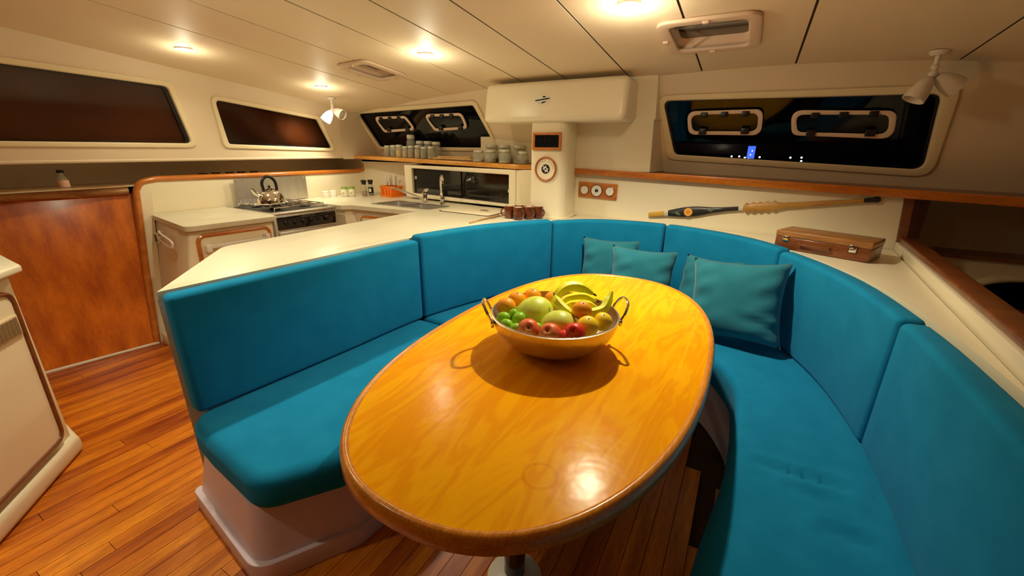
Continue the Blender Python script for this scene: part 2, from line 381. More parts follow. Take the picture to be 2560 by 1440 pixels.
# ------------------------------------------------------------------ lamps
def downlight(x, y, power, label, spread=150, pt=.12):
    z = zceil(x, y); t = thing('downlight', label, 'ceiling light', (x, y, z), 'recessed downlights')
    MB().lathe([(.052, .0), (.052, -.004), (.048, -.009), (.042, -.009), (.040, -.003), (.040, 0)], 24, Matrix.Translation((x, y, z))).build('trim_ring', 'lampwhite', t)
    MB().lathe([(.0, -.016), (.022, -.014), (.036, -.009), (.040, -.002), (.0, -.001)], 20, Matrix.Translation((x, y, z))).build('bulb', M['bulb'], t)
    for kind, pw in (('SPOT', power), ('POINT', power * pt)):  # the point light is unseen fill, added below the fitting for the ceiling
        if pw <= 0: continue
        l = bpy.data.lights.new('downlight_' + kind.lower(), kind); l.energy = pw; l.color = WARM; l.shadow_soft_size = .03
        if kind == 'SPOT': l.spot_size = math.radians(spread); l.spot_blend = .55
        o = bpy.data.objects.new('lamp', l); COL.objects.link(o); o.parent = t; o.location = (0, 0, -.02 if kind == 'SPOT' else -.11)
M['lampwhite'] = pm('lamp_white', (.80, .72, .60), .4)
M['bulb'] = emis('lit_bulb', (1., .86, .60), 30.)
M['lampwhite'] = pm('lamp_white', (.80, .72, .60), .4)
P0 = 34.
downlight(-3.43, 1.66, P0 * .5, 'lit recessed downlight above the long port window', pt=.08)
downlight(-3.45, 2.71, P0 * .45, 'lit recessed downlight nearest the port spotlight', pt=.10)
downlight(-2.03, 2.44, P0 * .74, 'lit recessed downlight over the peninsula, beside the small hatch', spread=130, pt=.10)
downlight(-.61, 2.16, P0 * 2.8, 'lit recessed downlight over the dining table, beside the large hatch', spread=128, pt=.04)
downlight(-2.25, .80, P0 * 1.65, 'unseen downlight added as fill above the galley passage, out of the picture', spread=100, pt=.06)  # unseen lamp added to brighten the passage floor, door and port seat
downlight(-1.9, -.45, P0 * .8, 'lit recessed downlight at the aft end of the cabin, out of the picture', spread=105, pt=.06)
M['litshade'] = pm('lit_translucent_shade', (.85, .80, .70), .4, emit=(1., .90, .72), estr=1.6)
def spotlight(x, y, lit, label, az, zb=None):
    """twin-headed swivel spot: rose, knuckle stem, two bell shades"""
    z = zceil(x, y); t = thing('spotlight', label, 'spotlight', (x, y, z)); Mt = Matrix.Translation
    MB().lathe([(.0, .0), (.040, .0), (.040, -.010), (.028, -.022), (.0, -.022)], 20, Mt((x, y, z))).build('rose', 'lampwhite', t)
    MB().tube([(x, y, z - .02), (x, y, z - .10)], [.012, .010], 10).sphere((x, y, z - .075), .017, 12, 8).build('stem', 'lampwhite', t)
    kx, kz = Vector((x, y, z - .105)), 0
    MB().sphere(kx, .020, 12, 8).build('knuckle', 'lampwhite', t)
    for k, (d, sc) in enumerate(az):
        d = Vector(d).normalized(); q = d.to_track_quat('Z', 'Y').to_matrix().to_4x4()
        m = Mt(kx + d * .02) @ q
        sh = MB().lathe([(.010, 0), (.018, .004), (.034, .030), (.047, .075), (.050, .115), (.046, .115), (.043, .075), (.030, .034), (.0, .02)], 22, m).build('shade', M['litshade'] if (lit and k == 0) else 'lampwhite', t)
        on = lit and k == 0
        MB().lathe([(.0, .10), (.025, .098), (.042, .088), (.0, .070)], 18, m).build('reflector', M['bulb'] if on else 'lampwhite', sh)
        if on:
            l = bpy.data.lights.new('spot', 'SPOT'); l.energy = 14; l.color = WARM; l.spot_size = math.radians(120); l.spot_blend = .7; l.shadow_soft_size = .03
            o = bpy.data.objects.new('lamp', l); COL.objects.link(o); o.parent = t; o.location = kx + d * .14 - Vector((x, y, z)); o.rotation_euler = (-d).to_track_quat('Z', 'Y').to_euler()
spotlight(-3.72, 3.02, True, 'lit white twin-headed ceiling spotlight in the port forward corner', [((-.55, -.35, -.85), 1), ((.75, .1, -.35), 1)])
spotlight(.72, 3.10, False, 'unlit white twin-headed ceiling spotlight in front of the starboard window', [((-.40, -.15, -.9), 1), ((.75, .25, -.42), 1)])
# deck hatches let into the ceiling
def hatch(h, label):
    x0, x1, y0, y1 = h; cx, cy = (x0 + x1) / 2, (y0 + y1) / 2; z = lambda x, y, d=0: zceil(x, y) + d
    t = thing('deck_hatch', label, 'hatch', (cx, cy, zceil(cx, cy)))
    P = lambda e, dz: [(p.x, p.y, z(p.x, p.y, dz)) for p in rpoly([(x0 - e, y0 - e), (x1 + e, y0 - e), (x1 + e, y1 + e), (x0 - e, y1 + e)], .05 + e * .5, 6)]
    MB().ring(P(.045, -.001), P(-.012, -.001), (0, 0, -.018)).build('frame', 'portframe', t, bevel=(.007, 3))
    o_, i_ = P(0, 0), [Vector(p) + Vector((0, 0, .045)) for p in P(-.02, 0)]; n = len(o_)
    wl_ = MB().add(list(o_) + list(i_), [(k, (k + 1) % n, n + (k + 1) % n, n + k) for k in range(n)]); wl_.build('well', 'portframe', t)
    pn = MB().face([tuple(p) for p in i_]).build('pane', M['blackgloss'], t)
    MB().obox((cx, y0 + (y1 - y0) * .42, z(cx, cy, .036)), (x1 - x0 - .03, .02, .014)).build('crossbar', 'steel', t)
    for dx, dy in ((x0 - .03, cy), (cx, y0 - .02), (cx, y1 + .02)):
        MB().obox((dx, dy, z(dx, dy, -.022)), (.03, .022, .014)).build('catch', 'portframe', t, bevel=(.004, 2))
hatch(HATCH[0], 'small framed deck hatch in the ceiling above the galley')
hatch(HATCH[1], 'large framed deck hatch in the ceiling above the settee')

# ------------------------------------------------------------------ centre column, beam and fairing
fr = MB()
Fq = lambda xl, z0, z1, y0=3.40, y1=3.40: fr.prism([(xl, y0, z0), (-.69, y0, z0), (-.60, 3.80, z0), (xl - .06, 3.80, z0)], [(xl, y1, z1), (-.70, y1, z1), (-.62, 3.80, z1), (xl - .06, 3.80, z1)])
fr.box(-1.60, -1.31, 3.445, 3.80, .90, 1.335); Fq(-1.57, 1.335, 1.71); Fq(-1.57, 1.71, 2.08, 3.40, 3.37)
fr.prism([(-2.36, 3.60, 1.37), (-1.57, 3.60, 1.37), (-1.57, 3.70, 1.37), (-2.36, 3.70, 1.37)], [(-2.36, 3.60, 1.60), (-1.57, 3.55, 1.60), (-1.57, 3.60, 1.60), (-2.36, 3.602, 1.60)]); fr.box(-1.98, -1.57, 3.42, 3.8, 1.75, 2.08)
struct(fr.build('wall_fairing', 'gel', smooth=None))
cp = rpoly([(-1.57, 3.12), (-1.275, 3.12), (-1.295, 3.43), (-1.57, 3.43)], [.02, .07, .01, .01], 8)
col = struct(MB().prism([(p.x, p.y, .955) for p in cp], [(p.x, p.y, 1.75) for p in cp]).build('trim_2', 'gel', smooth=60))
fp = rpoly([(-1.585, 3.105), (-1.255, 3.105), (-1.275, 3.42), (-1.585, 3.42)], [.02, .08, .01, .01], 8)
MB().poly([tuple(p) for p in fp], .955, .972).build('foot', 'gel', col)
bq = [(3.13, 1.985), (3.075, 1.69), (3.45, 1.69), (3.45, 1.985)]  # y,z section
bm_ = MB().prism([(-2.0, y, z) for y, z in bq], [(-.835, y, z) for y, z in bq])
beam = struct(bm_.build('trim_3', 'gel', bevel=(.045, 6, 30)))
# vent grille
vt = thing('vent_grille', 'small dark louvred vent in a teak frame on the centre column', 'vent', (-1.43, 3.118, 1.49))
R4 = lambda x0, x1, z0, z1, y: [(x0, y, z0), (x1, y, z0), (x1, y, z1), (x0, y, z1)]
MB().ring(R4(-1.552, -1.308, 1.487, 1.617, 3.119), R4(-1.532, -1.328, 1.507, 1.597, 3.119), (0, -.014, 0)).build('frame', 'teakx', vt, bevel=(.002, 2))
MB().face(R4(-1.532, -1.328, 1.507, 1.597, 3.1185)).build('backing', 'black', vt)
for k in range(14):
    xk = -1.525 + k * .0147
    MB().obox((xk, 3.112, 1.552), (.003, .009, .09)).build('slat', 'black', vt, smooth=None)
# round plaque with a star
pq_ = thing('plaque', 'round cream plaque with a teak rim and a white star on a black disc', 'plaque', (-1.43, 3.118, 1.34))
rx = Matrix.Translation((-1.433, 3.119, 1.345)) @ Matrix.Rotation(PI / 2, 4, 'X')
MB().lathe([(.088, 0), (.094, .010), (.089, .017), (.081, .014), (.079, .006)], 48, rx).build('rim', 'teakz', pq_)
MB().lathe([(.0, .006), (.081, .006), (.081, 0)], 40, rx).build('dial', 'gel', pq_)
disc = MB().lathe([(.0, .0078), (.036, .0078), (.036, .006)], 32, rx).build('disc', 'black', pq_)
for k in range(8):
    L_ = (.026, .017, .028, .034, .026, .017, .028, .034)[k]; a_ = k * PI / 4; c_, s_ = math.cos(a_), math.sin(a_); wd = .0055
    P = [(0, -wd * .6), (L_ * .62, -wd), (L_, -wd * .15), (L_, wd * .15), (L_ * .62, wd), (0, wd * .6)]
    MB().prism([rx @ Vector((u * c_ - v * s_, u * s_ + v * c_, .0078)) for u, v in P], [rx @ Vector((u * c_ - v * s_, u * s_ + v * c_, .0092)) for u, v in P]).build('star_ray', 'white', disc, smooth=None)
M['faintgrey'] = pm('faint_print', (.52, .44, .30), .6)
dot = MB()
for k in range(26):
    a_ = PI * (1.02 - k * .042 * 1.02) if k < 13 else PI * (.42 - (k - 13) * .034)
    if k in (6, 13, 17): continue
    c = rx @ Vector((.063 * math.cos(a_), .063 * math.sin(a_), .0065)); dot.obox(c, (.0055, .0008, .0062))
dot.build('ring_lettering', M['faintgrey'], pq_, smooth=None)
# oval badge on the beam (lies on the sloping front)
bd = thing('badge', 'small white oval badge with black stripes on the overhead beam', 'badge', (-1.475, 3.10, 1.82))
def Bq(u, v, d):
    up = Vector((0, .055, .295)).normalized(); n_ = Vector((0, -.295, .055)).normalized()
    return Vector((-1.475, 3.105, 1.846)) + Vector((u, 0, 0)) + up * v + n_ * d
E_ = lambda a, b, d, n=40: [Bq(a * math.cos(2 * PI * k / n), b * math.sin(2 * PI * k / n), d) for k in range(n)]
MB().prism(E_(.068, .037, .0), E_(.068, .037, .004)).build('plate', 'white', bd)
for q in ([(-.060, -.006), (-.05, -.009), (.055, .003), (.062, .009), (.055, .013), (-.055, .0005)], [(.0, .026), (.014, .027), (.034, .020), (.018, .016), (.006, .015)],
          [(-.010, -.024), (.006, -.013), (.040, -.011), (.024, -.020), (.008, -.026)], [(-.040, -.016), (-.024, -.024), (-.006, -.027), (-.022, -.022)]):
    MB().prism([Bq(u, v, .004) for u, v in q], [Bq(u, v, .0056) for u, v in q]).build('stripe', 'black', bd, smooth=None)

# ------------------------------------------------------------------ starboard forward: lower wall, ledge, half wall, passage
def yl(x): return 3.40 - .05 * (x + 1.3) - .033 * (x + 1.3) ** 2
def zl(x): return 1.345 - .022 * (x + 1.3)
xs_ = [-1.3 + i * .15 for i in range(15)]; xs_[-1] = .805
lw = MB()
bot = [(x, yl(x) + .035, .94) for x in xs_]; top = [(x, yl(x) + .035, zl(x) - .04) for x in xs_]
lw.prism(bot + [(p[0], p[1] + .04, p[2]) for p in reversed(bot)], top + [(p[0], p[1] + .04, p[2]) for p in reversed(top)])
struct(lw.build('wall_dinette', 'gel', smooth=60))
xe = xs_ + [1.0, 1.25, 1.6]
ft = [(x, yl(x), zl(x)) for x in xe]; bk = [(x, max(yR(x, zl(x)), yl(x) + .08), zl(x)) for x in xe]
lg = MB().prism([(p[0], p[1], p[2] - .042) for p in ft + bk[::-1]], ft + bk[::-1])
tag(lg.build('window_ledge', 'mahog', bevel=(.012, 3)), 'long varnished wood ledge under the starboard forward window', 'ledge')
le = MB().prism([(p[0], p[1] - .014, p[2] - .046) for p in ft] + [(p[0], p[1], p[2] - .046) for p in ft[::-1]], [(p[0], p[1] - .014, p[2] + .003) for p in ft] + [(p[0], p[1], p[2] + .003) for p in ft[::-1]])
struct(le.build('trim_4', 'teakx', bevel=(.006, 3)))
# wood-faced return at the end of the lower wall
struct(MB().prism([(.80, 3.165, .95), (.84, 3.155, .95), (.98, 3.50, .95), (.80, 3.50, .95)], [(.775, 3.175, zl(.8) - .04), (.815, 3.165, zl(.8) - .04), (.98, 3.50, zl(.8) - .04), (.80, 3.50, zl(.8) - .04)]).build('trim_5', 'mahog', smooth=None))
# half wall: cream coaming with a wood cap
hw_ = [(.80, 3.17), (.745, 2.3), (.70, 1.6), (.66, 1.1), (.63, .3)]
co = [Vector(p) for p in cr([(x, y, 0) for x, y in hw_], 4)]
cm = MB().prism([(p.x, p.y, .90) for p in co] + [(p.x + .05, p.y, .90) for p in co[::-1]], [(p.x - .008, p.y, 1.005) for p in co] + [(p.x + .05, p.y, 1.005) for p in co[::-1]])
struct(cm.build('trim_6', 'gel', smooth=60, bevel=(.006, 2)))
cw = MB().prism([(p.x + .002, p.y, 1.005) for p in co] + [(p.x + .085, p.y, 1.005) for p in co[::-1]], [(p.x + .002, p.y, 1.035) for p in co] + [(p.x + .085, p.y, 1.035) for p in co[::-1]])
struct(cw.build('trim_7', 'mahog', bevel=(.010, 3)))
struct(MB().prism([(p.x + .02, p.y, -.9) for p in co] + [(p.x + .06, p.y, -.9) for p in co[::-1]], [(p.x + .02, p.y, .95) for p in co] + [(p.x + .06, p.y, .95) for p in co[::-1]]).build('wall_half', 'wallvinyl', smooth=60))
# bulkhead beyond the half wall with an arched doorway down into the hull
arch = [(1.20, -.9), (1.205, .62)] + [(1.205 + .30 * (1 - math.cos(t)), .62 + .19 * math.sin(t)) for t in [k * PI / 20 for k in range(1, 11)]] + [(1.70, .81), (1.70, -.9)]
bk_ = MB().holed([[(.84, 3.42, -.9), (1.9, 3.42, -.9), (1.9, 3.42, .905), (.84, 3.42, .905)], [(a, 3.42, b) for a, b in arch]], (0, .04, 0))
bh = struct(bk_.build('wall_bulkhead', 'wallvinyl', smooth=None))
MB().tube([(a - .012, 3.412, b + .012) for a, b in arch[:-1]], .022, 10).build('arch_moulding', 'winframe', bh)
struct(MB().box(.84, 1.9, 3.40, 3.62, .905, .925).build('trim_8', 'mahog', smooth=None))
struct(MB().box(.84, 1.9, 3.62, 3.66, .92, 1.35).build('wall_recess', 'wallvinyl', smooth=None))
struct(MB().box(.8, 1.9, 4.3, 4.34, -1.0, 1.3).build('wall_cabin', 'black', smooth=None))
sp = thing('switch_panel', 'white switch plate with a dark knob, low in the starboard passage', 'switch', (1.50, 3.40, .45))
MB().obox((1.47, 3.40, .505), (.13, .015, .10)).build('plate', 'white', sp, bevel=(.006, 2))
MB().lathe([(0, .02), (.012, .018), (.014, 0)], 16, Matrix.Translation((1.475, 3.392, .515)) @ Matrix.Rotation(PI / 2, 4, 'X')).build('knob', 'black', sp)
MB().box(1.20, 1.62, 3.36, 3.40, .60, .645).build('passage_rail', 'mahog', bevel=(.01, 2))
tag(bpy.data.objects['passage_rail'], 'dark wood grab rail across the starboard passage doorway', 'rail')

# ------------------------------------------------------------------ dinette: base, seats, backrests
FRONT = cr([(x, y, 0) for x, y in [(-1.815, .645), (-1.755, 1.3), (-1.695, 1.9), (-1.52, 2.48), (-1.22, 2.93), (-.95, 3.17), (-.50, 3.21), (-.06, 3.03), (.20, 2.74), (.42, 2.28), (.515, 1.78), (.545, 1.3), (.545, .35)]], 10)
def arclen(P):
    a = [0.]
    for p, q in zip(P, P[1:]): a.append(a[-1] + (q - p).length)
    return a
AL = arclen(FRONT)
def at_len(s):
    for i in range(len(AL) - 1):
        if AL[i + 1] >= s:
            t = (s - AL[i]) / (AL[i + 1] - AL[i]); return FRONT[i].lerp(FRONT[i + 1], t), (FRONT[i + 1] - FRONT[i]).normalized()
    return FRONT[-1], (FRONT[-1] - FRONT[-2]).normalized()
def s_near(p): p = Vector((p[0], p[1], 0)); return min(range(len(FRONT)), key=lambda i: (FRONT[i] - p).length)
cuts = [0.] + [AL[s_near(p)] for p in ((-1.695, 1.9), (-1.24, 2.91), (-.50, 3.21), (.20, 2.74), (.515, 1.80))] + [AL[-1]]
ZT = [.962, .985, .975, .975, .965, .96]
BL = ['long blue backrest cushion at the aft end of the peninsula', 'blue backrest cushion along the peninsula, nearest the mugs', 'curved blue backrest cushion below the barometer panel',
      'curved blue backrest cushion behind the propped pillows', 'blue backrest cushion beside the wooden case, starboard side', 'large blue backrest cushion at the starboard aft end']
GB = 'backrest cushions around the dinette'
for k in range(6):
    s0, s1 = cuts[k] + (.004 if k else 0), cuts[k + 1] - .004; n = max(6, int((s1 - s0) / .09)); fr_, bk_ = [], []
    for i in range(n + 1):
        p, t = at_len(s0 + (s1 - s0) * i / n); nr = Vector((-t.y, t.x, 0))   # outward
        th = .085 if k != 1 else .105
        puff = .014 * math.sin(PI * i / n)
        fr_.append(p - nr * (puff * .6)); bk_.append(p + nr * th)
    lean = .012
    z0, z1 = .4495, ZT[k]; mid = (z0 + z1) / 2
    B = [Vector((p.x, p.y, z0)) for p in fr_] + [Vector((p.x, p.y, z0)) for p in bk_[::-1]]
    T = [Vector((p.x, p.y, z1)) for p in fr_] + [Vector((p.x, p.y, z1)) for p in bk_[::-1]]
    tag(MB().prism(B[::-1], T[::-1]).build('backrest_cushion', 'fabric', bevel=(.024, 4, 50)), BL[k], 'cushion', GB)
INNER = cr([(x, y, 0) for x, y in [(-1.075, .90), (-1.05, 1.5), (-1.0, 2.0), (-.80, 2.40), (-.45, 2.53), (-.12, 2.38), (.06, 2.10), (.10, 1.85), (.085, 1.4), (.03, .95), (0., .35)]], 8)
def seat(name_label, sA, sB, inner, z0=.30, z1=.449, bev=.048):
    n = 12; back = [at_len(sA + (sB - sA) * i / n)[0] for i in range(n + 1)]
    back = [p - Vector((-at_len(sA + (sB - sA) * i / n)[1].y, at_len(sA + (sB - sA) * i / n)[1].x, 0)) * -.05 for i, p in enumerate(back)]
    pts = [(p.x, p.y) for p in back] + [(p[0], p[1]) for p in inner]
    return tag(MB().poly(pts, z0, z1).build('seat_cushion', 'fabric', bevel=(bev, 5, 28)), name_label, 'cushion', 'seat cushions around the dinette')
def inn(i0, i1): return [(p.x, p.y) for p in INNER[i0:i1 + 1]]
corner = [(p.x, p.y) for p in rpoly([(-1.075, .93), (-1.11, .76), (-1.27, .535), (-1.70, .60)], [.001, .10, .12, .001], 7)][8:-8]
iA = min(range(len(INNER)), key=lambda i: abs(INNER[i].y - 1.9) + (0 if INNER[i].x < -.6 else 9))
iB = min(range(len(INNER)), key=lambda i: (INNER[i] - Vector((-.72, 2.46, 0))).length)
iC = min(range(len(INNER)), key=lambda i: (INNER[i] - Vector((-.12, 2.38, 0))).length)
seat('long blue seat cushion with a rounded aft corner, port side of the table', cuts[0] + .01, cuts[1] - .004, inn(0, iA)[::-1] + corner + [(-1.62, .575), (-1.79, .60)])
seat('blue seat cushion on the forward port bend of the settee', cuts[1] + .004, cuts[2] - .1, inn(iA, iB)[::-1])
seat('blue seat cushion at the forward end of the settee under the pillows', cuts[2] - .09, cuts[4] - .25, inn(iB, iC)[::-1])
# the starboard seat is swept so that its sagging creases are real
CREASE = [((.18, 1.485), (.46, 1.495), .016, .020), ((.28, 1.40), (.44, 1.415), .011, .018), ((.36, 1.27), (.49, 1.275), .012, .020), ((.10, 1.93), (.28, 1.92), -.004, .012)]
def crease(x, y):
    d = 0.
    for a_, b_, amp, sg in CREASE:
        a_, b_, p = Vector(a_), Vector(b_), Vector((x, y)); ab = b_ - a_; t_ = max(0, min(1, (p - a_).dot(ab) / ab.length_squared)); q = (p - a_ - ab * t_)
        side = ab.x * (p - a_).y - ab.y * (p - a_).x; e_ = q.length / sg
        d -= amp * math.exp(-e_ * e_) * (math.sin(PI * min(1, max(.12, t_)))) ** .5; d += amp * .55 * math.exp(-(e_ - 1.7) ** 2) * (1 if side > 0 else .3)
    return d
sA, sB, NS, NT = cuts[4] - .24, cuts[6], 90, 44
inD = INNER[iC:]; aD = arclen(inD); V = []; K = 0
for i in range(NS + 1):
    f = i / NS; o_, tt = at_len(sA + (sB - sA) * f); o_ = o_ + Vector((-tt.y, tt.x, 0)) * .05; L = aD[-1] * f
    j = max(0, min(len(inD) - 2, next((k for k in range(len(aD) - 1) if aD[k + 1] >= L), len(inD) - 2))); i_ = inD[j].lerp(inD[j + 1], (L - aD[j]) / max(1e-6, aD[j + 1] - aD[j]))
    wd = (o_ - i_).length; row = [(0., .30), (0., .38)] + [(.045 / wd * (1 - math.cos(q)), .404 + .045 * math.sin(q)) for q in [k * PI / 2 / 6 for k in range(7)]]
    t0_, t1_ = row[-1][0], 1 - .02 / wd; row += [(t0_ + (t1_ - t0_) * k / NT, .449) for k in range(1, NT + 1)] + [(1., .43), (1., .30)]
    for t_, z in row:
        p = i_.lerp(o_, t_); V.append((p.x, p.y, z + (crease(p.x, p.y) * min(1, 4 * t_) * min(1, 6 * (1 - t_)) if z > .448 else 0)))
    K = len(row)
F = [(i * K + k, i * K + k + 1, (i + 1) * K + k + 1, (i + 1) * K + k) for i in range(NS) for k in range(K - 1)] + [(i * K, (i + 1) * K, (i + 1) * K + K - 1, i * K + K - 1) for i in range(NS)] + [tuple(range(K)), tuple(NS * K + k for k in range(K))]
tag(MB().add(V, F).build('seat_cushion', 'fabric', smooth=60), 'long creased blue seat cushion along the starboard side', 'cushion', 'seat cushions around the dinette')
# moulded white base under the seats with a stepped plinth
bi = [(p.x * 1. - (.035 if p.x < -.5 else -.03), p.y) for p in INNER]
bo = [(p.x, p.y) for p in FRONT]
bc = [(p.x, p.y) for p in rpoly([(-1.11, .95), (-1.12, .80), (-1.30, .50), (-1.885, .585), (-1.88, .68)], [.001, .10, .10, .03, .001], 7)][8:-8]
base_poly = bi[::-1] + bc + bo
base = thing('settee', 'white moulded plinth of the U-shaped settee below the blue cushions', 'settee', (-1.5, 1., 0))
def inset(p):
    q = Vector((p[0], p[1])); k = max(0., 1 - max(0, q.y - .62) / .5)
    return (p[0] + (.055 * k if p[0] < -1.6 else -.02 * k), p[1] + .05 * k)
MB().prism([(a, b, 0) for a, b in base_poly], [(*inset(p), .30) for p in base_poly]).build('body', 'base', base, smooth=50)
c0 = Vector((-1.5, 1.1))
pl_ = [(p[0] + .007 * (Vector(p) - Vector((-1.55, .9))).normalized().x, p[1] + .007 * (Vector(p) - Vector((-1.55, .9))).normalized().y) for p in bi[:6][::-1] + bc]
ins = [(p[0] * .93 - 1.55 * .07, p[1] * .93 + .9 * .07) for p in pl_]
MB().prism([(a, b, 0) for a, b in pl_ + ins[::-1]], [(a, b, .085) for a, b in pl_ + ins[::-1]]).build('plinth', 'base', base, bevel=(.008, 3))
# cream ledge behind the backrests
def offs(sv, d): p, t = at_len(sv); return (p.x - t.y * d, p.y + t.x * d)
ss = [cuts[1] + .55 + (AL[-1] - cuts[1] - .55) * i / 40 for i in range(41)]
inner_l = [offs(q, .112) for q in ss]
outer_l = [(.622, .35), (.645, 1.0), (.685, 1.6), (.73, 2.3), (.79, 3.155), (.5, 3.225), (0., 3.305), (-.6, 3.375), (-1.265, 3.425), (-1.265, 3.10), (-1.59, 3.10), (-1.59, 3.38), (-1.78, 3.36), (-1.78, 2.52)]
tag(MB().poly(inner_l + outer_l, .925, .955).build('settee_ledge', 'gel', smooth=30), 'cream ledge running behind the settee backrests', 'ledge')

# throw pillows
def pillow(c, size, yaw, tilt, label, sx=1., seedv=0):
    n = 22; T = .085; rnd = random.Random(seedv); ph = [rnd.uniform(0, 6.28) for _ in range(6)]
    V = []; F = []
    def pt(i, j, sgn):
        u, v = 2 * i / n - 1, 2 * j / n - 1
        e = max(0, (1 - u ** 4)) ** .55 * max(0, (1 - v ** 4)) ** .55
        pinch = 1 - .10 * (1 - v * v) * abs(u) ** 2; pv = 1 - .10 * (1 - u * u) * abs(v) ** 2
        wr = (.006 * math.sin(9 * v + 4 * u + ph[0]) + .006 * math.sin(13 * v - 6 * u + ph[1])) * abs(u) ** 1.5 * (1 - abs(u) ** 6) * 1.6
        fold = -.028 * math.exp(-((v + .35 + .25 * u) / .09) ** 2) * max(0, u) + -.022 * math.exp(-((v + .02 + .3 * u) / .08) ** 2) * max(0, u - .2)
        return Vector((u * size / 2 * pinch * sx, sgn * (T * e + (wr + fold) * (1 if e > .05 else 0)), v * size / 2 * pv))
    for sgn in (-1, 1):
        for i in range(n + 1):
            for j in range(n + 1): V.append(pt(i, j, sgn))
    m = (n + 1) * (n + 1)
    for b in (0, m):
        for i in range(n):
            for j in range(n): F.append((b + i * (n + 1) + j, b + (i + 1) * (n + 1) + j, b + (i + 1) * (n + 1) + j + 1, b + i * (n + 1) + j + 1))
    R = Matrix.Rotation(yaw, 4, 'Z') @ Matrix.Rotation(tilt[0], 4, 'X') @ Matrix.Rotation(tilt[1], 4, 'Y')
    V = [Vector(c) + R @ p for p in V]
    return tag(MB().add(V, F).build('throw_pillow', 'pillow', smooth=80), label, 'pillow', 'throw pillows on the settee')
pillow((-.84, 3.01, .668), .40, math.radians(8), (math.radians(-14), 0), 'teal throw pillow against the backrest, leftmost of the four', 1.05, 1)
pillow((-.55, 2.80, .668), .41, math.radians(14), (math.radians(-18), math.radians(3)), 'teal throw pillow in front of the leftmost pillow, second from left', 1.05, 2)
pillow((-.13, 2.86, .66), .38, math.radians(-28), (math.radians(-16), math.radians(-4)), 'teal throw pillow mostly hidden behind the largest pillow', 1.05, 3)
pillow((.03, 2.54, .697), .46, math.radians(-12), (math.radians(-20), math.radians(-6)), 'largest teal throw pillow, nearest to the camera with sharp side creases', 1.08, 4)

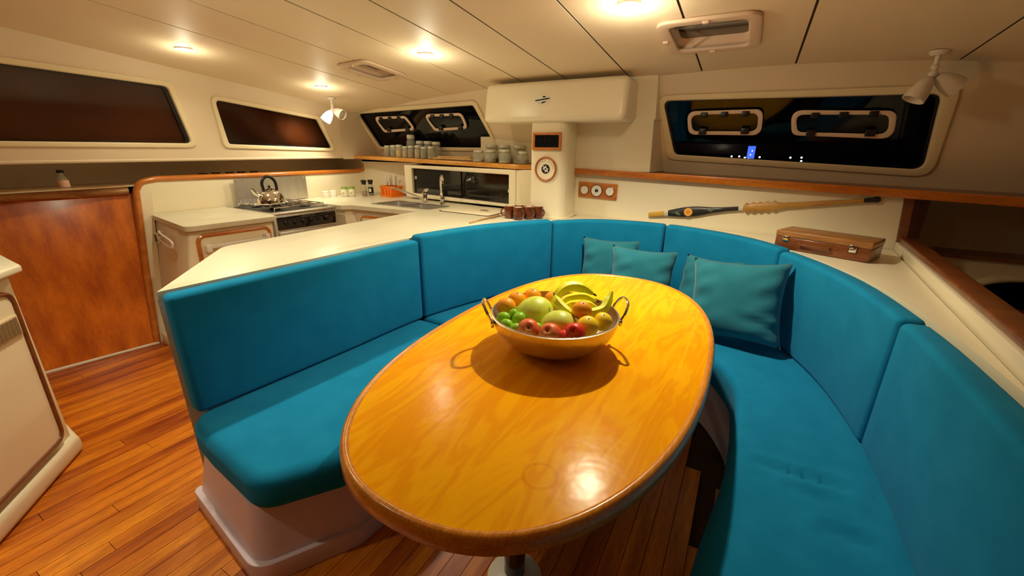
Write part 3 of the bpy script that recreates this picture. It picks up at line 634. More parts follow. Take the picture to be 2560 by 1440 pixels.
# ------------------------------------------------------------------ dining table
TC = (-.56, 1.50); TA, TB, TN = 1.017, .55, 2.36
def sup(a, b, n=96, nn=TN):
    o = []
    for k in range(n):
        t = 2 * PI * k / n; c, s_ = math.cos(t), math.sin(t)
        o.append((TC[0] + b * math.copysign(abs(c) ** (2 / nn), c), TC[1] + a * math.copysign(abs(s_) ** (2 / nn), s_)))
    return o
def table_mat():
    """orange-varnished veneer: long pale streaks along y and flame figure"""
    m, nt, b = _new('table_veneer'); N = nt.nodes.new; Lk = nt.links.new
    tc = N('ShaderNodeTexCoord'); mp = N('ShaderNodeMapping'); mp.inputs['Scale'].default_value = (3.2, .55, 1); Lk(tc.outputs['Object'], mp.inputs[0])
    n1 = N('ShaderNodeTexNoise'); n1.inputs['Scale'].default_value = 2.6; n1.inputs['Detail'].default_value = 5; n1.inputs['Distortion'].default_value = 1.1; Lk(mp.outputs[0], n1.inputs['Vector'])
    wv = N('ShaderNodeMath'); wv.operation = 'MULTIPLY'; wv.inputs[1].default_value = 34.; Lk(n1.outputs['Fac'], wv.inputs[0])
    sn = N('ShaderNodeMath'); sn.operation = 'SINE'; Lk(wv.outputs[0], sn.inputs[0])
    r = N('ShaderNodeValToRGB'); e = r.color_ramp.elements
    e[0].position = .0; e[0].color = (.93, .375, .003, 1); e[1].position = 1.; e[1].color = (1., .47, .004, 1); 
    mr = N('ShaderNodeMapRange'); mr.inputs['From Min'].default_value = -1; Lk(sn.outputs[0], mr.inputs['Value']); Lk(mr.outputs[0], r.inputs[0])
    mp2 = N('ShaderNodeMapping'); mp2.inputs['Scale'].default_value = (42, .8, 1); Lk(tc.outputs['Object'], mp2.inputs[0])
    n2 = N('ShaderNodeTexNoise'); n2.inputs['Scale'].default_value = 1.; n2.inputs['Detail'].default_value = 3; n2.inputs['Distortion'].default_value = .3; Lk(mp2.outputs[0], n2.inputs['Vector'])
    r2 = N('ShaderNodeValToRGB'); r2.color_ramp.elements[0].position = .60; r2.color_ramp.elements[0].color = (0, 0, 0, 1); r2.color_ramp.elements[1].position = .70; r2.color_ramp.elements[1].color = (1, 1, 1, 1); Lk(n2.outputs['Fac'], r2.inputs[0])
    mx = N('ShaderNodeMixRGB'); mx.inputs[2].default_value = (1., .56, .012, 1); Lk(r2.outputs[0], mx.inputs[0]); Lk(r.outputs[0], mx.inputs[1])
    mul = N('ShaderNodeMath'); mul.operation = 'MULTIPLY'; mul.inputs[1].default_value = .6; Lk(r2.outputs[0], mul.inputs[0]); Lk(mul.outputs[0], mx.inputs[0])
    n3 = N('ShaderNodeTexNoise'); n3.inputs['Scale'].default_value = 1.7; Lk(tc.outputs['Object'], n3.inputs['Vector'])
    mx3 = N('ShaderNodeMixRGB'); mx3.blend_type = 'MULTIPLY'; mx3.inputs[0].default_value = .5; Lk(mx.outputs[0], mx3.inputs[1])
    r3 = N('ShaderNodeValToRGB'); r3.color_ramp.elements[0].position = .35; r3.color_ramp.elements[0].color = (.95, .78, .6, 1); r3.color_ramp.elements[1].position = .6; r3.color_ramp.elements[1].color = (1, 1, 1, 1); Lk(n3.outputs['Fac'], r3.inputs[0]); Lk(r3.outputs[0], mx3.inputs[2])
    prev = mx3.outputs[0]
    for (sx, sy, rr, wdt, am) in ((.23, -.755, .041, .005, .32), (-.245, -.375, .050, .005, .22), (-.32, .25, .035, .005, .25)):   # old cup-ring stains
        ds = N('ShaderNodeVectorMath'); ds.operation = 'DISTANCE'; ds.inputs[1].default_value = (sx, sy, .7465); Lk(tc.outputs['Object'], ds.inputs[0])
        mm = N('ShaderNodeMath'); mm.operation = 'COMPARE'; mm.inputs[1].default_value = rr; mm.inputs[2].default_value = wdt; Lk(ds.outputs['Value'], mm.inputs[0])
        n5 = N('ShaderNodeTexNoise'); n5.inputs['Scale'].default_value = 22; Lk(tc.outputs['Object'], n5.inputs['Vector'])
        m5 = N('ShaderNodeMath'); m5.operation = 'MULTIPLY'; Lk(mm.outputs[0], m5.inputs[0]); Lk(n5.outputs['Fac'], m5.inputs[1])
        m6 = N('ShaderNodeMath'); m6.operation = 'MULTIPLY'; m6.inputs[1].default_value = am * 1.5; m6.use_clamp = True; Lk(m5.outputs[0], m6.inputs[0])
        st = N('ShaderNodeMixRGB'); st.inputs[2].default_value = (.55, .16, .004, 1); Lk(m6.outputs[0], st.inputs[0]); Lk(prev, st.inputs[1]); prev = st.outputs[0]
    Lk(prev, b.inputs['Base Color'])
    b.inputs['Roughness'].default_value = .20; b.inputs['Specular IOR Level'].default_value = .07; b.inputs['Coat Weight'].default_value = .0; b.inputs['Coat Roughness'].default_value = .12
    n4 = N('ShaderNodeTexNoise'); n4.inputs['Scale'].default_value = 14; Lk(tc.outputs['Object'], n4.inputs['Vector'])
    bp = N('ShaderNodeBump'); bp.inputs['Strength'].default_value = .10; bp.inputs['Distance'].default_value = .01; Lk(n4.outputs['Fac'], bp.inputs['Height']); Lk(bp.outputs[0], b.inputs['Normal']); Lk(bp.outputs[0], b.inputs['Coat Normal'])
    return m
M['table'] = table_mat()
M['tablerim'] = wood('table_rim', (.72, .24, .012), (.88, .36, .03), 'y', 2.5, rough=.28, coat=.4)
tb = thing('dining_table', 'oval orange-varnished wooden dining table with a raised rim', 'table', (TC[0], TC[1], 0))
MB().poly(sup(TA - .022, TB - .022), .715, .7465).build('tabletop', 'table', tb)
o1 = sup(TA, TB); o0 = sup(TA - .012, TB - .012); q1 = sup(TA - .024, TB - .024); i1 = sup(TA - .03, TB - .03)
rm = MB(); n = len(o1)
sec = [(sup(TA - .034, TB - .034), .690), (o0, .690), (o1, .705), (o1, .738), (sup(TA - .004, TB - .004), .749), (sup(TA - .012, TB - .012), .753), (sup(TA - .02, TB - .02), .751), (q1, .7465)]
rm.add([(x, y, z) for pl, z in sec for x, y in pl], [(a * n + k, a * n + (k + 1) % n, (a + 1) * n + (k + 1) % n, (a + 1) * n + k) for a in range(len(sec) - 1) for k in range(n)])
rm.build('rim', 'tablerim', tb, smooth=60)
for yy in (.98, 2.0):
    MB().lathe([(.0, .0), (.10, .0), (.10, .012), (.08, .03), (.055, .045), (.0, .05)], 28, Matrix.Translation((TC[0] + .04, yy, 0))).build('foot', 'white', tb)
    MB().tube([(TC[0] + .04, yy, .03), (TC[0] + .04, yy, .70)], .038, 18).build('pedestal', 'blackgloss', tb)
    MB().box(TC[0] - .3, TC[0] + .38, yy - .05, yy + .05, .66, .714).build('bearer', 'mahog', tb, bevel=(.006, 2))

# ------------------------------------------------------------------ galley
ZC = .965
M['worktop'] = pm('worktop_laminate', (.74, .69, .51), .32, spec=.3, col2=(.57, .50, .33), scale=3.2, stretch=(2.4, .8, 1), lo=.56, hi=.90, detail=7)
# peninsula
pen_r = [offs(cuts[0] + (cuts[1] + .54) * i / 16, .112) for i in range(17)]
pt_ = [(p.x, p.y) for p in rpoly([(-1.93, .70), (-2.52, 1.19), (-2.54, 2.86), (-1.80, 2.86)], [.02, .10, .02, .001], 6)]
ptop = [(-1.935, .695)] + pt_[1:7][:0] + [(p.x, p.y) for p in rpoly([(-1.925, .69), (-2.52, 1.20), (-2.54, 2.86), (-1.78, 2.86)], [.03, .12, .01, .001], 7)][8:] + pen_r[::-1]
tag(MB().poly(ptop[1:], .925, .961).build('peninsula_worktop', 'worktop', bevel=(.010, 3, 50)), 'pale marbled worktop of the peninsula behind the settee', 'worktop')
pb = [offs(cuts[0] + (cuts[1] + .5) * i / 12, .13) for i in range(13)]
tag(MB().poly([(-1.93, .72), (-2.46, 1.22), (-2.48, 2.80), (-1.80, 2.80)][:4] + pb[::-1], 0, .925).build('peninsula_cabinet', 'gel', smooth=40), 'cream peninsula cabinet carrying the marbled worktop', 'cabinet')
# forward counter with a sink cut-out
SK = [(-3.22, 2.95), (-2.50, 2.93), (-2.47, 3.20), (-3.17, 3.27)]
cto = [(-4.14, 2.70), (-3.36, 2.70), (-3.30, 2.775), (-2.54, 2.80), (-2.54, 2.862), (-1.785, 2.862), (-1.785, 3.37), (-2.25, 3.40), (-3.2, 3.72), (-4.14, 3.72)]
skr = rpoly(SK, .03, 4)
tag(MB().holed([[(x, y, ZC - .038) for x, y in cto], [(p.x, p.y, ZC - .038) for p in skr]], (0, 0, .038)).build('galley_worktop', 'worktop', smooth=30), 'cream galley worktop around the double sink', 'worktop')
cb = thing('sink_cabinet', 'cream cabinet under the galley sink with a teak-trimmed door', 'cabinet', (-3.0, 3.2, 0))
MB().poly([(-4.12, 2.74), (-3.37, 2.74), (-3.30, 2.815), (-2.52, 2.84), (-2.52, 2.87), (-1.80, 2.87), (-1.80, 3.36), (-4.12, 3.36)], 0, .80).build('body', 'gel', cb, smooth=None)
MB().prism([(-4.12, 2.74, .80), (-3.37, 2.74, .80), (-3.30, 2.815, .80), (-2.52, 2.84, .80), (-2.52, 2.86, .80), (-3.31, 2.835, .80), (-3.38, 2.76, .80), (-4.12, 2.76, .80)], [(-4.12, 2.74, .925), (-3.37, 2.74, .925), (-3.30, 2.815, .925), (-2.52, 2.84, .925), (-2.52, 2.86, .925), (-3.31, 2.835, .925), (-3.38, 2.76, .925), (-4.12, 2.76, .925)]).build('face_panel', 'gel', cb, smooth=None)
def framed(t, P, r, w_, mat='teak', th=.018, name='door_trim'):
    """tube-like timber border following a rounded quad P (3-D corners)"""
    c = [Vector(p) for p in P]; o = c[0]; ux = (c[1] - o).normalized(); n_ = ux.cross((c[3] - o)).normalized(); uy = n_.cross(ux)
    q = rpoly([((p - o).dot(ux), (p - o).dot(uy)) for p in c], r, 5); path = [o + ux * p.x + uy * p.y for p in q]
    return MB().tube(path, w_, 8, closed=True).build(name, mat, t)
dq = [(-3.22, 2.803, .10), (-2.62, 2.822, .10), (-2.62, 2.822, .86), (-3.22, 2.803, .86)]
framed(cb, dq, .05, .014, 'teakx')
MB().prism([(p[0], p[1], p[2]) for p in dq], [(p[0], p[1] - .012, p[2]) for p in dq]).build('door', 'gel', cb, smooth=None)
sk = thing('sink', 'stainless steel double sink let into the galley worktop', 'sink', (-2.85, 3.1, .78))
rimo = [(p.x, p.y, ZC + .001) for p in rpoly([(-3.24, 2.935), (-2.485, 2.915), (-2.455, 3.215), (-3.185, 3.285)], .035, 4)]
rimi = [(p.x, p.y, ZC + .001) for p in rpoly([(-3.205, 2.965), (-2.515, 2.945), (-2.485, 3.19), (-3.16, 3.255)], .03, 4)]
MB().ring(rimo, rimi, (0, 0, .004)).build('rim', 'steel', sk)
for k, q in enumerate(([(-3.20, 2.968), (-2.875, 2.958), (-2.86, 3.225), (-3.155, 3.252)], [(-2.845, 2.957), (-2.52, 2.948), (-2.49, 3.187), (-2.83, 3.222)])):
    a = rpoly(q, .03, 4); c = sum(a, Vector((0, 0))) / len(a); b = [c + (p - c) * .9 for p in a]; n = len(a)
    mb = MB().add([(p.x, p.y, ZC) for p in a] + [(p.x, p.y, ZC - .15) for p in b], [(i, (i + 1) % n, n + (i + 1) % n, n + i) for i in range(n)] + [tuple(range(n, 2 * n))])
    mb.build('basin', 'steel', sk)
# mixer tap with a long low spout, and a gooseneck tap
t = thing('mixer_tap', 'chrome mixer tap with a long swung spout at the sink', 'tap', (-2.87, 3.33, ZC))
MB().lathe([(.0, 0), (.030, 0), (.030, .012), (.024, .02), (.023, .085), (.028, .09), (.026, .105), (.0, .11)], 20, Matrix.Translation((-2.87, 3.33, ZC))).build('body', 'chrome', t)
MB().tube([(-2.87, 3.33, ZC + .10), (-2.85, 3.325, ZC + .125), (-2.80, 3.31, ZC + .14)], [.022, .018, .010], 10).build('lever', 'chrome', t)
MB().tube(cr([(-2.885, 3.325, ZC + .03), (-2.98, 3.27, ZC + .075), (-3.10, 3.19, ZC + .13), (-3.14, 3.165, ZC + .142), (-3.155, 3.155, ZC + .130)], 4), .010, 10).build('spout', 'chrome', t)
t = thing('gooseneck_tap', 'tall chrome gooseneck tap beside the mixer tap', 'tap', (-2.63, 3.30, ZC))
MB().lathe([(.0, 0), (.026, 0), (.024, .015), (.018, .02), (.018, .10), (.012, .11), (.0, .11)], 18, Matrix.Translation((-2.63, 3.30, ZC))).build('body', 'chrome', t)
MB().tube(cr([(-2.63, 3.30, ZC + .10), (-2.63, 3.295, ZC + .19), (-2.615, 3.28, ZC + .255), (-2.58, 3.25, ZC + .275), (-2.55, 3.225, ZC + .25), (-2.545, 3.22, ZC + .205)], 5), .0115, 12).build('neck', 'chrome', t)
MB().lathe([(.0, 0), (.022, .002), (.024, .02), (.018, .034), (.0, .036)], 8, Matrix.Translation((-2.615, 3.285, ZC + .06)) @ Vector((.75, -.6, .1)).to_track_quat('Z', 'Y').to_matrix().to_4x4()).build('knob', 'chrome', t)
# top-opening cold box lid
t = thing('cold_box_lid', 'cream lid with a small latch in the worktop beside the mugs', 'lid', (-2.1, 3.1, ZC))
lq = rpoly([(-2.36, 2.93), (-1.84, 2.90), (-1.84, 3.24), (-2.40, 3.30)], .03, 4)
MB().poly([(p.x, p.y) for p in lq], ZC, ZC + .008).build('panel', 'gel', t, bevel=(.003, 2))
MB().ring([(p.x, p.y, ZC) for p in rpoly([(-2.372, 2.918), (-1.828, 2.888), (-1.828, 3.252), (-2.412, 3.312)], .03, 4)], [(p.x, p.y, ZC) for p in rpoly([(-2.364, 2.926), (-1.836, 2.896), (-1.836, 3.244), (-2.404, 3.304)], .03, 4)], (0, 0, .004)).build('seal', 'groove', t)
MB().obox((-1.98, 3.06, ZC + .016), (.07, .035, .016)).build('latch', 'chrome', t, bevel=(.004, 2))
# low wood strip at the ledge edge
tag(MB().tube([(-1.782, 2.55, .966), (-1.782, 2.98, .970)], .007, 8).build('worktop_edging', 'oldteak'), 'thin wooden edging strip between the worktop and the mugs', 'edging')
# cabinet with dark sliding doors under the jar shelf
t = thing('sliding_cabinet', 'low cream cabinet with dark glass sliding doors behind the taps', 'cabinet', (-2.6, 3.5, .985))
x0, x1, z0, z1 = -3.275, -1.83, .985, 1.318
P = lambda a, z, d=0.: (a, yc(a) + d, z)
fo = rpoly([(x0, z0), (x1, z0), (x1, z1), (x0, z1)], [.035, .045, .01, .01], 5); fi = rpoly([(-3.165, 1.028), (-1.905, 1.008), (-1.905, 1.272), (-3.165, 1.288)], .004, 5)
MB().ring([P(p.x, p.y) for p in fo], [P(p.x, p.y) for p in fi], (0, .03, 0)).build('front', 'gel', t, bevel=(.006, 2))
bx = [P(x0, z0, .028), P(x1, z0, .028), (x1 + .05, yc(x1) + .06, z0), (x1 + .07, 3.42, z0), (x0, 3.74, z0)]
bd_ = MB().ring([(p.x, yc(p.x) + .03, p.y) for p in fo], [(p.x, yc(p.x) + .03, p.y) for p in fi], (0, .20, 0)); bd_.build('carcass', 'gel', t, smooth=None)
MB().prism([P(x1 - .004, z0, .01), (-1.625, yc(x1) + .06, z0), (-1.62, 3.43, z0), P(x1 - .004, z0, .2)], [P(x1 - .004, z1, .01), (-1.625, yc(x1) + .06, z1), (-1.62, 3.43, z1), P(x1 - .004, z1, .2)]).build('end_panel', 'gel', t, bevel=(.01, 3))
for k, (a, b, d) in enumerate(((-3.17, -2.50, .034), (-2.56, -1.90, .046))):
    dr = MB().prism([P(a, 1.0, d), P(b, 1.0, d), P(b, 1.0, d + .006), P(a, 1.0, d + .006)], [P(a, 1.292, d), P(b, 1.292, d), P(b, 1.292, d + .006), P(a, 1.292, d + .006)]).build('sliding_door', 'darkglass', t, smooth=None)
    xk, zk = ((-3.135, 1.19) if k == 0 else (-1.925, 1.125))
    MB().lathe([(.0, .006), (.012, .006), (.016, .003), (.016, 0)], 18, Matrix.Translation(P(xk, zk, d)) @ Matrix.Rotation(PI / 2, 4, 'X')).build('finger_pull', 'chrome', dr)
# alcove walls behind counter, and the jar shelf
struct(MB().face([(-4.16, 3.73, ZC), (-3.2, 3.73, ZC), (-3.2, 3.70, 1.33), (-4.16, 3.70, 1.33)]).build('wall_alcove', 'gel', smooth=None))
M['shelfwood'] = wood('shelf_teak', (.62, .22, .02), (.84, .42, .08), 'x', 2.4, rough=.28, coat=.4)
zs = lambda x: 1.362 - .017 * (x + 1.7)
fx = [-4.12 + i * (2.44 / 16) for i in range(17)]
frn = [(x, yc(x) - .015 + (.10 * max(0, (x + 1.80) / .12) ** 2 if x > -1.80 else 0), zs(x)) for x in fx]
bkn = [(x, yc(x) + .245, zs(x)) for x in fx]
tag(MB().prism([(p[0], p[1], p[2] - .042) for p in frn + bkn[::-1]], frn + bkn[::-1]).build('jar_shelf', 'shelfwood', bevel=(.012, 3)), 'varnished teak shelf carrying the glass jars', 'shelf')

# port counter: fridge cabinet, splashback with teak surround, cooker
FB = [(-3.90, 1.295), (-3.44, 1.265), (-3.36, 1.97), (-4.10, 2.02)]
FT = [(-4.13, 1.52), (-3.34, 1.40), (-3.285, 1.975), (-4.13, 2.04)]
t = thing('fridge_cabinet', 'cream fridge cabinet with a teak-framed door beside the cooker', 'cabinet', (-3.7, 1.6, 0))
MB().prism([(x, y, 0) for x, y in FB], [(x, y, .93) for x, y in FT]).build('body', 'gel', t, bevel=(.025, 3))
MB().prism([(-3.87, 1.27, 0), (-3.43, 1.245, 0), (-3.34, 1.98, 0), (-4.0, 1.9, 0)], [(-3.88, 1.275, .09), (-3.435, 1.25, .09), (-3.345, 1.98, .09), (-4.0, 1.9, .09)]).build('plinth', 'gel', t, bevel=(.01, 2))
fx_ = lambda y, z: -3.34 + .055 * (y - 1.40) / .575 - (.10 * (1 - z / .93)) + .004
dq = [(fx_(1.455, .16), 1.455, .16), (fx_(1.93, .16), 1.93, .16), (fx_(1.93, .885), 1.93, .885), (fx_(1.445, .885), 1.445, .885)]
framed(t, dq, .05, .016, 'teak')
dr = MB().prism([(p[0], p[1], p[2]) for p in dq], [(p[0] + .010, p[1], p[2]) for p in dq]).build('door', 'gel', t, smooth=None)
ba, bb = Vector((fx_(1.49, .80) + .03, 1.49, .795)), Vector((fx_(1.90, .80) + .03, 1.90, .815))
MB().obox((ba + bb) / 2, (.012, (bb - ba).length, .028), yaw=-math.atan2(bb.x - ba.x, bb.y - ba.y)).build('towel_bar', 'white', dr, bevel=(.003, 2))
for p in (ba, bb): MB().obox(p - Vector((.008, 0, 0)), (.045, .036, .055)).build('bracket', 'white', dr, bevel=(.005, 2))
# end-face fittings
e0 = Vector((-4.13, 1.52, 0)); e1 = Vector((-3.34, 1.40, 0)); eu = (e1 - e0).normalized(); en = Vector((eu.y, -eu.x, 0))
yawE = math.atan2(eu.y, eu.x)
def EP(u, z, d=0.): return e0 + eu * u + en * d + Vector((0, -.235 * (1 - z / .93) + 0, z))
so = MB().obox(EP(.12, .80, .008), (.075, .014, .085), yawE).build('socket', 'white', t, bevel=(.004, 2)); MB().obox(EP(.12, .80, .017), (.045, .006, .055), yawE).build('socket_insert', 'black', so)
hp = cr([EP(.27, .865, .0), EP(.29, .87, .04), EP(.60, .845, .045), EP(.645, .825, .045), EP(.60, .80, .045), EP(.29, .825, .04), EP(.27, .825, .0)], 4)
MB().tube(hp, .008, 8).build('hook_rail', 'white', t)
FW_ = [(-4.135, 1.505), (-3.312, 1.372), (-3.255, 1.985), (-3.40, 2.035), (-4.135, 2.055)]
tag(MB().poly([(p.x, p.y) for p in rpoly(FW_, [.02, .05, .02, .005, .005], 5)], .93, .968).build('fridge_worktop', 'worktop', bevel=(.010, 3, 50)), 'small pale worktop on the fridge cabinet', 'worktop')
# splashback panel, steel plate, teak surround
sp_ = [(1.47, .93), (3.72, .93), (3.72, 1.225), (1.60, 1.235), (1.50, 1.20), (1.465, 1.12)]
spl = struct(MB().prism([(-4.148, a, b) for a, b in sp_], [(-4.118 - .025, a, b) for a, b in sp_]).build('wall_splashback', 'gel', smooth=None))
struct(MB().prism([(-3.93, 1.262, 0), (-4.168, 1.488, 1.17), (-4.148, 1.56, 1.17), (-3.905, 1.31, 0)], [(-3.96, 1.262, 0), (-4.198, 1.488, 1.17), (-4.178, 1.56, 1.17), (-3.935, 1.31, 0)]).build('trim_9', 'gel', smooth=None))
rp = [(-3.91, 1.245, .0), (-4.04, 1.345, .55), (-4.150, 1.448, 1.08)] + [tuple(p) for p in cr([(-4.16, 1.462, 1.155), (-4.157, 1.505, 1.213), (-4.15, 1.60, 1.238)], 5)] + [(-4.148, 2.6, 1.229), (-4.148, 3.55, 1.222)] + [tuple(p) for p in cr([(-4.148, 3.64, 1.222), (-4.14, 3.705, 1.245), (-4.135, 3.725, 1.325)], 5)]
tag(MB().tube(rp, [.025] * 3 + [.024] * (len(rp) - 3), 12, flat=.9).build('teak_rail', 'teak'), 'glossy orange teak rail curving around the galley splashback', 'rail')
t = thing('splash_plate', 'stainless steel splash plate on the wall behind the cooker', 'plate', (-4.12, 2.55, .975))
MB().prism([(-4.117, 2.17, .972), (-4.117, 2.895, .972), (-4.117, 2.895, 1.203), (-4.117, 2.17, 1.203)], [(-4.109, 2.17, .972), (-4.109, 2.895, .972), (-4.109, 2.895, 1.203), (-4.109, 2.17, 1.203)]).build('sheet', 'steel', t, smooth=None)
for a, b in ((2.195, 1.185), (2.87, 1.185), (2.195, .992), (2.87, .992)):
    MB().lathe([(0, .005), (.007, .003), (.008, 0)], 12, Matrix.Translation((-4.109, a, b)) @ Matrix.Rotation(PI / 2, 4, 'Y')).build('screw', 'chrome', t)
# cooker
t = thing('cooker', 'stainless steel cooker with a black control panel and four gas burners', 'cooker', (-3.75, 2.37, 0))
MB().prism([(-4.09, 2.07, .1), (-3.43, 2.065, .1), (-3.385, 2.655, .1), (-4.09, 2.68, .1)], [(-4.09, 2.07, .945), (-3.43, 2.065, .945), (-3.385, 2.655, .945), (-4.09, 2.68, .945)]).build('body', 'steel', t, bevel=(.006, 2))
MB().prism([(-4.09, 2.07, .945), (-3.42, 2.062, .945), (-3.375, 2.658, .945), (-4.09, 2.68, .945)], [(-4.09, 2.07, .962), (-3.42, 2.062, .962), (-3.375, 2.658, .962), (-4.09, 2.68, .962)]).build('hob', 'steel', t, bevel=(.005, 2))
MB().prism([(-4.06, 2.10, .9625), (-3.50, 2.095, .9625), (-3.46, 2.63, .9625), (-4.06, 2.65, .9625)], [(-4.06, 2.10, .965), (-3.50, 2.095, .965), (-3.46, 2.63, .965), (-4.06, 2.65, .965)]).build('hob_well', 'black', t, smooth=None)
for bx_, by_ in ((-3.64, 2.22), (-3.62, 2.50), (-3.92, 2.23), (-3.92, 2.51)):
    b_ = MB().lathe([(.0, .018), (.028, .018), (.034, .010), (.045, .006), (.045, 0)], 18, Matrix.Translation((bx_, by_, .965))).build('burner', 'black', t)
    MB().lathe([(.0, .024), (.022, .023), (.026, .018)], 16, Matrix.Translation((bx_, by_, .965))).build('burner_cap', 'steel', b_)
gr = []
for gy in (2.15, 2.23, 2.31, 2.42, 2.50, 2.58): gr.append([(-4.03, gy, .998), (-3.50, gy, .998)])
for gx_ in (-4.03, -3.92, -3.78, -3.64, -3.50): gr.append([(gx_, 2.13, .994), (gx_, 2.61, .994)])
for q in gr: MB().tube(q, .0045, 6).build('grate_bar', 'chrome', t)
for gx_ in (-4.03, -3.50):
    for gy in (2.13, 2.61): MB().tube([(gx_, gy, .965), (gx_, gy, .996)], .004, 6).build('grate_foot', 'chrome', t)
fxs = lambda y: -3.43 + .045 * (y - 2.065) / .59
def FQ(a, b, z0, z1, d0, d1): return MB().prism([(fxs(a) + d0, a, z0), (fxs(b) + d0, b, z0), (fxs(b) + d0, b, z1), (fxs(a) + d0, a, z1)], [(fxs(a) + d1, a, z0), (fxs(b) + d1, b, z0), (fxs(b) + d1, b, z1), (fxs(a) + d1, a, z1)])
cpn = FQ(2.09, 2.635, .815, .925, 0., .012).build('control_panel', 'blackgloss', t, bevel=(.003, 2))
for k, (a, r_) in enumerate(((2.155, .020), (2.235, .020), (2.31, .020), (2.385, .020), (2.455, .010), (2.54, .026))):
    MB().lathe([(.0, .022), (r_ * .72, .022), (r_ * .8, .016), (r_, .004), (r_, 0)], 18, Matrix.Translation((fxs(a) + .012, a, .872)) @ Matrix.Rotation(PI / 2, 4, 'Y')).build('knob', 'black', cpn)
od = FQ(2.09, 2.635, .16, .80, 0., .02).build('oven_door', 'steel', t, bevel=(.006, 2))
FQ(2.16, 2.565, .28, .66, .02, .022).build('oven_window', 'blackgloss', od, smooth=None)
MB().tube([(fxs(2.13) + .05, 2.13, .75), (fxs(2.60) + .05, 2.60, .75)], .009, 10).build('door_handle', 'chrome', od)
# kettle on the left front burner
kx, ky, kz = -3.66, 2.215, 1.002
t = thing('kettle', 'polished steel whistling kettle with a black loop handle on the cooker', 'kettle', (kx, ky, kz))
Tk = Matrix.Translation((kx, ky, kz))
MB().lathe([(.0, .0), (.098, .0), (.112, .012), (.113, .035), (.105, .065), (.085, .10), (.058, .125), (.045, .130)], 32, Tk).build('body', 'chrome', t)
ld = MB().lathe([(.045, .129), (.044, .136), (.028, .145), (.0, .147)], 24, Tk).build('lid', 'chrome', t); MB().sphere((kx, ky, kz + .158), .012, 12, 8).build('lid_knob', 'black', ld)
MB().tube(cr([(kx - .02, ky - .085, kz + .085), (kx - .025, ky - .115, kz + .11), (kx - .028, ky - .135, kz + .145)], 4), [.024, .022, .020, .018, .017, .016, .015, .014, .013], 12).build('spout', 'chrome', t)
hp = cr([(kx, ky - .052, kz + .125), (kx, ky - .058, kz + .19), (kx, ky - .03, kz + .235), (kx, ky + .015, kz + .24), (kx, ky + .055, kz + .205), (kx, ky + .066, kz + .155), (kx, ky + .062, kz + .105)], 5)
MB().tube(hp, .0125, 10).build('handle', 'black', t)

# left foreground locker
C0, C1, C2, C3 = (-2.795, .45), (-2.20, -.05), (-3.1, -.75), (-3.85, .50)
t = thing('foreground_locker', 'cream locker with a teak-trimmed vented door at the left foreground', 'cabinet', (-2.9, .1, 0))
MB().poly([C0, C1, C2, C3][::-1], 0, .955).build('body', 'gel', t, bevel=(.025, 4))
MB().poly([(-2.775, .475), (-2.16, -.045), (-3.1, -.80), (-3.9, .52)][::-1], 0, .10).build('plinth', 'gel', t, bevel=(.03, 4))
tag(MB().poly([(p.x, p.y) for p in rpoly([(-2.765, .495), (-2.15, -.03), (-3.1, -.82), (-3.92, .53)][::-1], .03, 4)], .955, .99).build('locker_worktop', 'worktop', bevel=(.010, 3, 50)), 'pale worktop on the locker at the left edge', 'worktop')
fu = (Vector((C1[0], C1[1], 0)) - Vector((C0[0], C0[1], 0))).normalized(); fn = Vector((-fu.y, fu.x, 0)); fo_ = Vector((C0[0], C0[1], 0))
def LP(u, z, d=0.): return fo_ + fu * u + fn * d + Vector((0, 0, z))
dq = [LP(.065, .135, .001), LP(.62, .135, .001), LP(.62, .885, .001), LP(.045, .885, .001)]
framed(t, [p + fn * .012 for p in dq], .06, .011, M['mahog'])
dr = MB().prism([p for p in dq], [p + fn * .012 for p in dq]).build('door', 'gel', t, smooth=None)
vn = MB().prism([LP(.068, .69, .012), LP(.30, .69, .012), LP(.30, .785, .012), LP(.066, .785, .012)], [LP(.068, .69, .022), LP(.30, .69, .022), LP(.30, .785, .022), LP(.066, .785, .022)])
M['ventbeige'] = pm('vent_beige', (.66, .50, .30), .45); M['ventdark'] = pm('vent_dark', (.24, .15, .07), .6)
vf = vn.build('vent', M['ventbeige'], dr, bevel=(.006, 2))
for k in range(9): MB().prism([LP(.083 + k * .024, .70, .0225), LP(.099 + k * .024, .70, .0225), LP(.099 + k * .024, .775, .0225), LP(.083 + k * .024, .775, .0225)], [LP(.083 + k * .024, .70, .026), LP(.099 + k * .024, .70, .024), LP(.099 + k * .024, .775, .024), LP(.083 + k * .024, .775, .026)]).build('louvre', M['ventdark'], vf, smooth=None)

# ------------------------------------------------------------------ things on the galley counters and shelves
def jar_glass():
    m = bpy.data.materials.new('jar_glass'); m.use_nodes = True; nt = m.node_tree; b = nt.nodes['Principled BSDF']; o = nt.nodes['Material Output']
    b.inputs['Base Color'].default_value = (.72, .70, .55, 1); b.inputs['Roughness'].default_value = .06; b.inputs['Specular IOR Level'].default_value = .8
    t = nt.nodes.new('ShaderNodeBsdfTransparent'); t.inputs[0].default_value = (.93, .94, .88, 1); mx = nt.nodes.new('ShaderNodeMixShader'); mx.inputs[0].default_value = .34
    nt.links.new(t.outputs[0], mx.inputs[1]); nt.links.new(b.outputs[0], mx.inputs[2]); nt.links.new(mx.outputs[0], o.inputs[0]); return m
M['jarglass'] = jar_glass()
M['lidglass'] = pm('glass_lid', (.62, .60, .48), .12, spec=.7)
def conts(name, c): return pm(name, c, .8, col2=tuple(v * .6 for v in c), scale=60)
